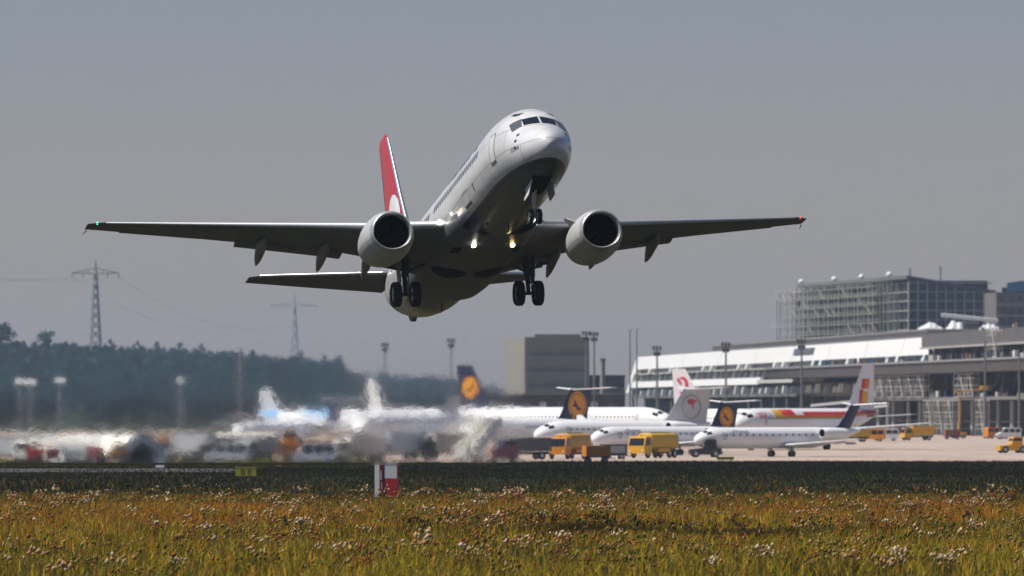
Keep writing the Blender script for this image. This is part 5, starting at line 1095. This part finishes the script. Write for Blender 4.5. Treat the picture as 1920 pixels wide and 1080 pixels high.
# blurred row on the left
veh('box_truck', 8, 866, 160, 'grey-white box truck cut by the left edge', 'truck', white, mat('truck_grey', (.62, .63, .64), .5), .9)
veh('box_truck', 62, 866, 250, 'cream box truck behind the first red cart', 'truck', cream, cream)
veh('cart', 65, 869, 82, 'red baggage cart before the cream box truck', 'cart', red_p, red_p, group='red baggage carts')
veh('box_truck', 98, 865, 280, 'orange-topped box truck behind the second red cart', 'truck', cream, mat('rust_orange', (.62, .30, .08), .5))
veh('cart', 99, 869, 97, 'red baggage cart before the orange-topped truck', 'cart', red_p, red_p, group='red baggage carts')
veh('shelter', 150, 866, 42, 'plain white barrel-vaulted shelter, left of two', 'shelter', cream, white, 1.0, 'white vaulted shelters')
veh('shelter', 230, 866, 302, 'white barrel-vaulted shelter with dark mouth behind orange tug', 'shelter', cream, white, 1.05, 'white vaulted shelters')
veh('cart', 177, 868, 84, 'pinkish red baggage cart between the two white shelters', 'cart', mat('pink_red', (.45, .10, .10), .5), red_p)
veh('tug', 212, 868, 190, 'orange tug parked in front of the second white shelter', 'tug', orange, yellow)
veh('loader', 292, 861, 175, 'orange cargo loader between white shelter and grey van', 'loader', orange, yellow)
veh('box_truck', 318, 856, 190, 'amber service truck behind the orange cargo loader', 'truck', yellow, orange, .8)
veh('box_truck', 352, 862, 160, 'pale grey truck right of the orange cargo loader', 'truck', gr, mat('van_pale', (.68, .69, .72), .5), 1.0)
veh('tug', 378, 864, 170, 'dark tug in front of the pale grey truck', 'tug', dark, dark)
veh('bus', 432, 858, 205, 'white apron bus left of the pale grey jet tail', 'bus', cream)
veh('van', 425, 868, 175, 'low white van standing before the apron bus', 'van', white)
veh('van', 516, 862, 200, 'cream van under the light blue airliner', 'van', cream)
veh('box_truck', 478, 864, 240, 'grey truck between apron bus and cream van', 'truck', gr, mat('dim_grey', (.36, .36, .36), .5), .9)
veh('loader', 590, 862, 185, 'orange cargo loader below the dark blue T-tail', 'loader', orange, yellow)
veh('van', 588, 869, 180, 'white van in front of the right orange loader', 'van', white)
veh('box_truck', 640, 862, 150, 'grey-brown truck right of the second orange loader', 'truck', gr, mat('brown_grey', (.42, .38, .34), .6))
veh('box_truck', 672, 864, 200, 'pinkish white truck left of the striped marker board', 'truck', cream, mat('pink_white', (.68, .60, .56), .5), .9)
veh('box_truck', 742, 862, 210, 'blue-grey truck behind the striped marker board', 'truck', mat('blue_grey', (.14, .18, .24), .5), mat('blue_grey_pale', (.40, .46, .52), .5))
veh('tug', 791, 860, 150, 'lime green tug under the white airliner', 'tug', mat('lime', (.35, .42, .06), .5), mat('lime', (.35, .42, .06), .5))
veh('box_truck', 836, 862, 190, 'grey-brown truck right of the lime green tug', 'truck', dark, mat('umber_grey', (.34, .31, .28), .6))
veh('stairs', 898, 866, 60, 'tall cream passenger stairs below the amber disc tail', 'passenger stairs', cream, cream)
veh('cart', 946, 868, 10, 'pink baggage cart right of the cream passenger stairs', 'cart', mat('salmon', (.60, .22, .18), .5), mat('salmon', (.60, .22, .18), .5))
veh('box_truck', 982, 862, 200, 'charcoal truck beside the pink baggage cart', 'truck', dark, mat('charcoal_box', (.09, .09, .10), .6), .8)
veh('tug', 1322, 858, 185, 'dark tug coupled under the nose of the nearest regional jet', 'tug', dark, dark)
veh('cart', 1150, 862, 20, 'dark baggage cart under the amber roundel regional jet', 'cart', dark, gr)
veh('cart', 1118, 866, 20, 'small orange cart right of the orange tanker', 'cart', orange, orange)

# ================================================================== FIELD MARKERS AND SIGNS
D = 411.; s1 = D / F; p = at(703, 0, D); mk = empty('marker_board', (p.x, D, 0), R(-6), 'red and white striped runway marker board standing in the meadow', 'marker')
Hm = at(0, 868, D).z; W_ = 44 * s1
mb = MB(); mb.box(0, 9 * s1, -.15, .15, 0, Hm); mb.build('post', mat('marker_white', (.72, .72, .70), .5, var=.12), mk, False)
mb = MB(); mb.box(10.5 * s1, 15 * s1, -.10, .10, .4, Hm); mb.build('edge_strip', mat('marker_red', (.36, .014, .018), .5), mk, False)
mb = MB(); mb.box(11 * s1, 12.6 * s1, -.13, -.105, Hm * .55, Hm * .8); mb.box(13 * s1, 14 * s1, -.13, -.105, Hm * .3, Hm * .5); mb.build('worn_patch', mat('marker_white', (.72, .72, .70), .5), mk, False)
mb = MB(); mb.box(17.5 * s1, 41.5 * s1, -.06, .06, Hm * .60, Hm - .04); mb.build('white_panel', mat('skylit_panel_white', (.62, .65, .68), .45), mk, False)  # bluish tone of skylight put into the panel's white
mb = MB(); mb.box(17.5 * s1, 41.5 * s1, -.06, .06, .22, Hm * .597); mb.build('red_panel', mat('panel_red', (.40, .012, .016), .45), mk, False)
mb = MB(); mb.box(41.7 * s1, 44 * s1, -.08, .08, 0, Hm - .02); mb.box(15.2 * s1, 17.3 * s1, -.08, .08, 0, Hm - .02); mb.build('frame', mat('marker_red', (.36, .014, .018), .5), mk, False)
mb = MB(); mb.box(9.2 * s1, 44 * s1, -.09, .09, Hm, Hm + .07); mb.build('top_rail', dark, mk, False)
def sign(px, base, w_, h_, txt, label, m=yellow, name='taxiway_sign', cat='sign', group=None):
    D = dpt(base); t = empty(name, ((px - 960) * D / F, D, .1), 0, label, cat, group)
    mb = MB(); mb.box(-w_ / 2, w_ / 2, -.10, .10, .12, h_); b = mb.build('panel', m, t, False); mb = MB(); mb.box(-w_ / 2 - .04, w_ / 2 + .04, -.12, .12, h_, h_ + .05); mb.build('frame', ylw_d if m is yellow else m, t, False)
    for dx in (-.35, .35): mb = MB(); mb.box(dx * w_ - .03, dx * w_ + .03, -.04, .04, 0, .12); mb.build('leg', steel, t, False)
    if txt:
        vs, fs = text_geo(txt, h_ * .85); L_ = max(v.x for v in vs); mb = MB(); mb.add([(v.x - L_ / 2, -.112, .12 + h_ * .13 + v.y) for v in vs], fs); mb.build('lettering', black, b, False)
sy = mat('sign_yellow', (.50, .44, .02), .5)
sign(461, 897, 1.75, .82, 'B 8', 'yellow taxiway sign with dark characters in the grass strip', sy)
sign(459, 871, 1.4, .55, '', 'left of two small plain yellow signs behind the lettered sign', sy, group='small yellow signs'); sign(494, 871, 1.3, .55, '', 'right of two small plain yellow signs behind the lettered sign', sy, group='small yellow signs')
sign(1360, 866, 1.9, .42, '', 'low yellow sign under the nose of the nearest regional jet', sy)
sign(300, 881, .8, .85, '', 'small white marker box in the grass left of the yellow signs', white, 'marker_box', 'marker'); sign(523, 878, .5, .45, '', 'tiny pinkish marker right of the yellow signs', mat('salmon', (.60, .22, .18), .5), 'marker_box', 'marker')

# ================================================================== HOT EXHAUST AIR behind the jet
def plume():
    m = bpy.data.materials.new('hot_air'); m.use_nodes = True; n = m.node_tree.nodes; l = m.node_tree.links; n.remove(n['Principled BSDF'])
    rf = n.new('ShaderNodeBsdfRefraction'); rf.distribution = 'GGX'; rf.inputs['IOR'].default_value = 1.0012; rf.inputs['Roughness'].default_value = .60
    tc = n.new('ShaderNodeTexCoord'); nz = n.new('ShaderNodeTexNoise'); nz.inputs['Scale'].default_value = 1.7; nz.inputs['Detail'].default_value = 4; l.new(tc.outputs['Object'], nz.inputs['Vector'])
    bp = n.new('ShaderNodeBump'); bp.inputs['Strength'].default_value = .55; bp.inputs['Distance'].default_value = .4; l.new(nz.outputs['Fac'], bp.inputs['Height']); l.new(bp.outputs['Normal'], rf.inputs['Normal'])
    sp = n.new('ShaderNodeSeparateXYZ'); l.new(tc.outputs['Object'], sp.inputs[0])
    def ramp(sock, a, b):
        r = n.new('ShaderNodeMapRange'); r.interpolation_type = 'SMOOTHSTEP'; r.inputs['From Min'].default_value = a; r.inputs['From Max'].default_value = b; l.new(sock, r.inputs['Value']); return r.outputs[0]
    def mul(x, y, op='MULTIPLY'):
        q = n.new('ShaderNodeMath'); q.operation = op; l.new(x, q.inputs[0])
        if isinstance(y, float): q.inputs[1].default_value = y
        else: l.new(y, q.inputs[1])
        return q.outputs[0]
    big = n.new('ShaderNodeTexNoise'); big.inputs['Scale'].default_value = .35; l.new(tc.outputs['Object'], big.inputs['Vector'])
    k = mul(mul(ramp(sp.outputs['Z'], 10.2, 5.6), ramp(sp.outputs['X'], 2.0, -1.8)), ramp(sp.outputs['X'], -52., -14.))
    k = mul(k, mul(big.outputs['Fac'], 1.7))
    l.new(mul(mul(k, .0020), 1.000001, 'ADD'), rf.inputs['IOR']); l.new(mul(ramp(sp.outputs['Z'], 10.3, 9.3), .50), rf.inputs['Roughness'])
    l.new(rf.outputs[0], n['Material Output'].inputs['Surface']); return m
mb = MB(); sec_ = [(325.5, 3.1), (325.1, 3.22), (325.5, 10.6), (325.9, 3.22)]
mb.loft([[(x, 325.5 + (y - 325.5) * k, z) for y, z in sec_] for x, k in ((-78, 1), (-40, 1), (-8, 1), (-2, .8), (2.4, .02))])
tag(mb.build('heat_haze', plume(), None, False), 'shimmering hot exhaust air hanging behind the departing jet', 'haze', kind='stuff')

# ================================================================== HAZE
mb = MB(); mb.box(-5010, 5010, -5010, 9010, -1, 130)
hz = tag(mb.build('haze', [], None, False), kind='stuff')
hm = bpy.data.materials.new('haze_air'); hm.use_nodes = True; n = hm.node_tree.nodes; n.remove(n['Principled BSDF'])
pv = n.new('ShaderNodeVolumePrincipled'); pv.inputs['Color'].default_value = (.62, .78, 1, 1); pv.inputs['Density'].default_value = 0.75e-4; pv.inputs['Anisotropy'].default_value = .2
hm.node_tree.links.new(pv.outputs[0], n['Material Output'].inputs['Volume']); hz.data.materials.append(hm)
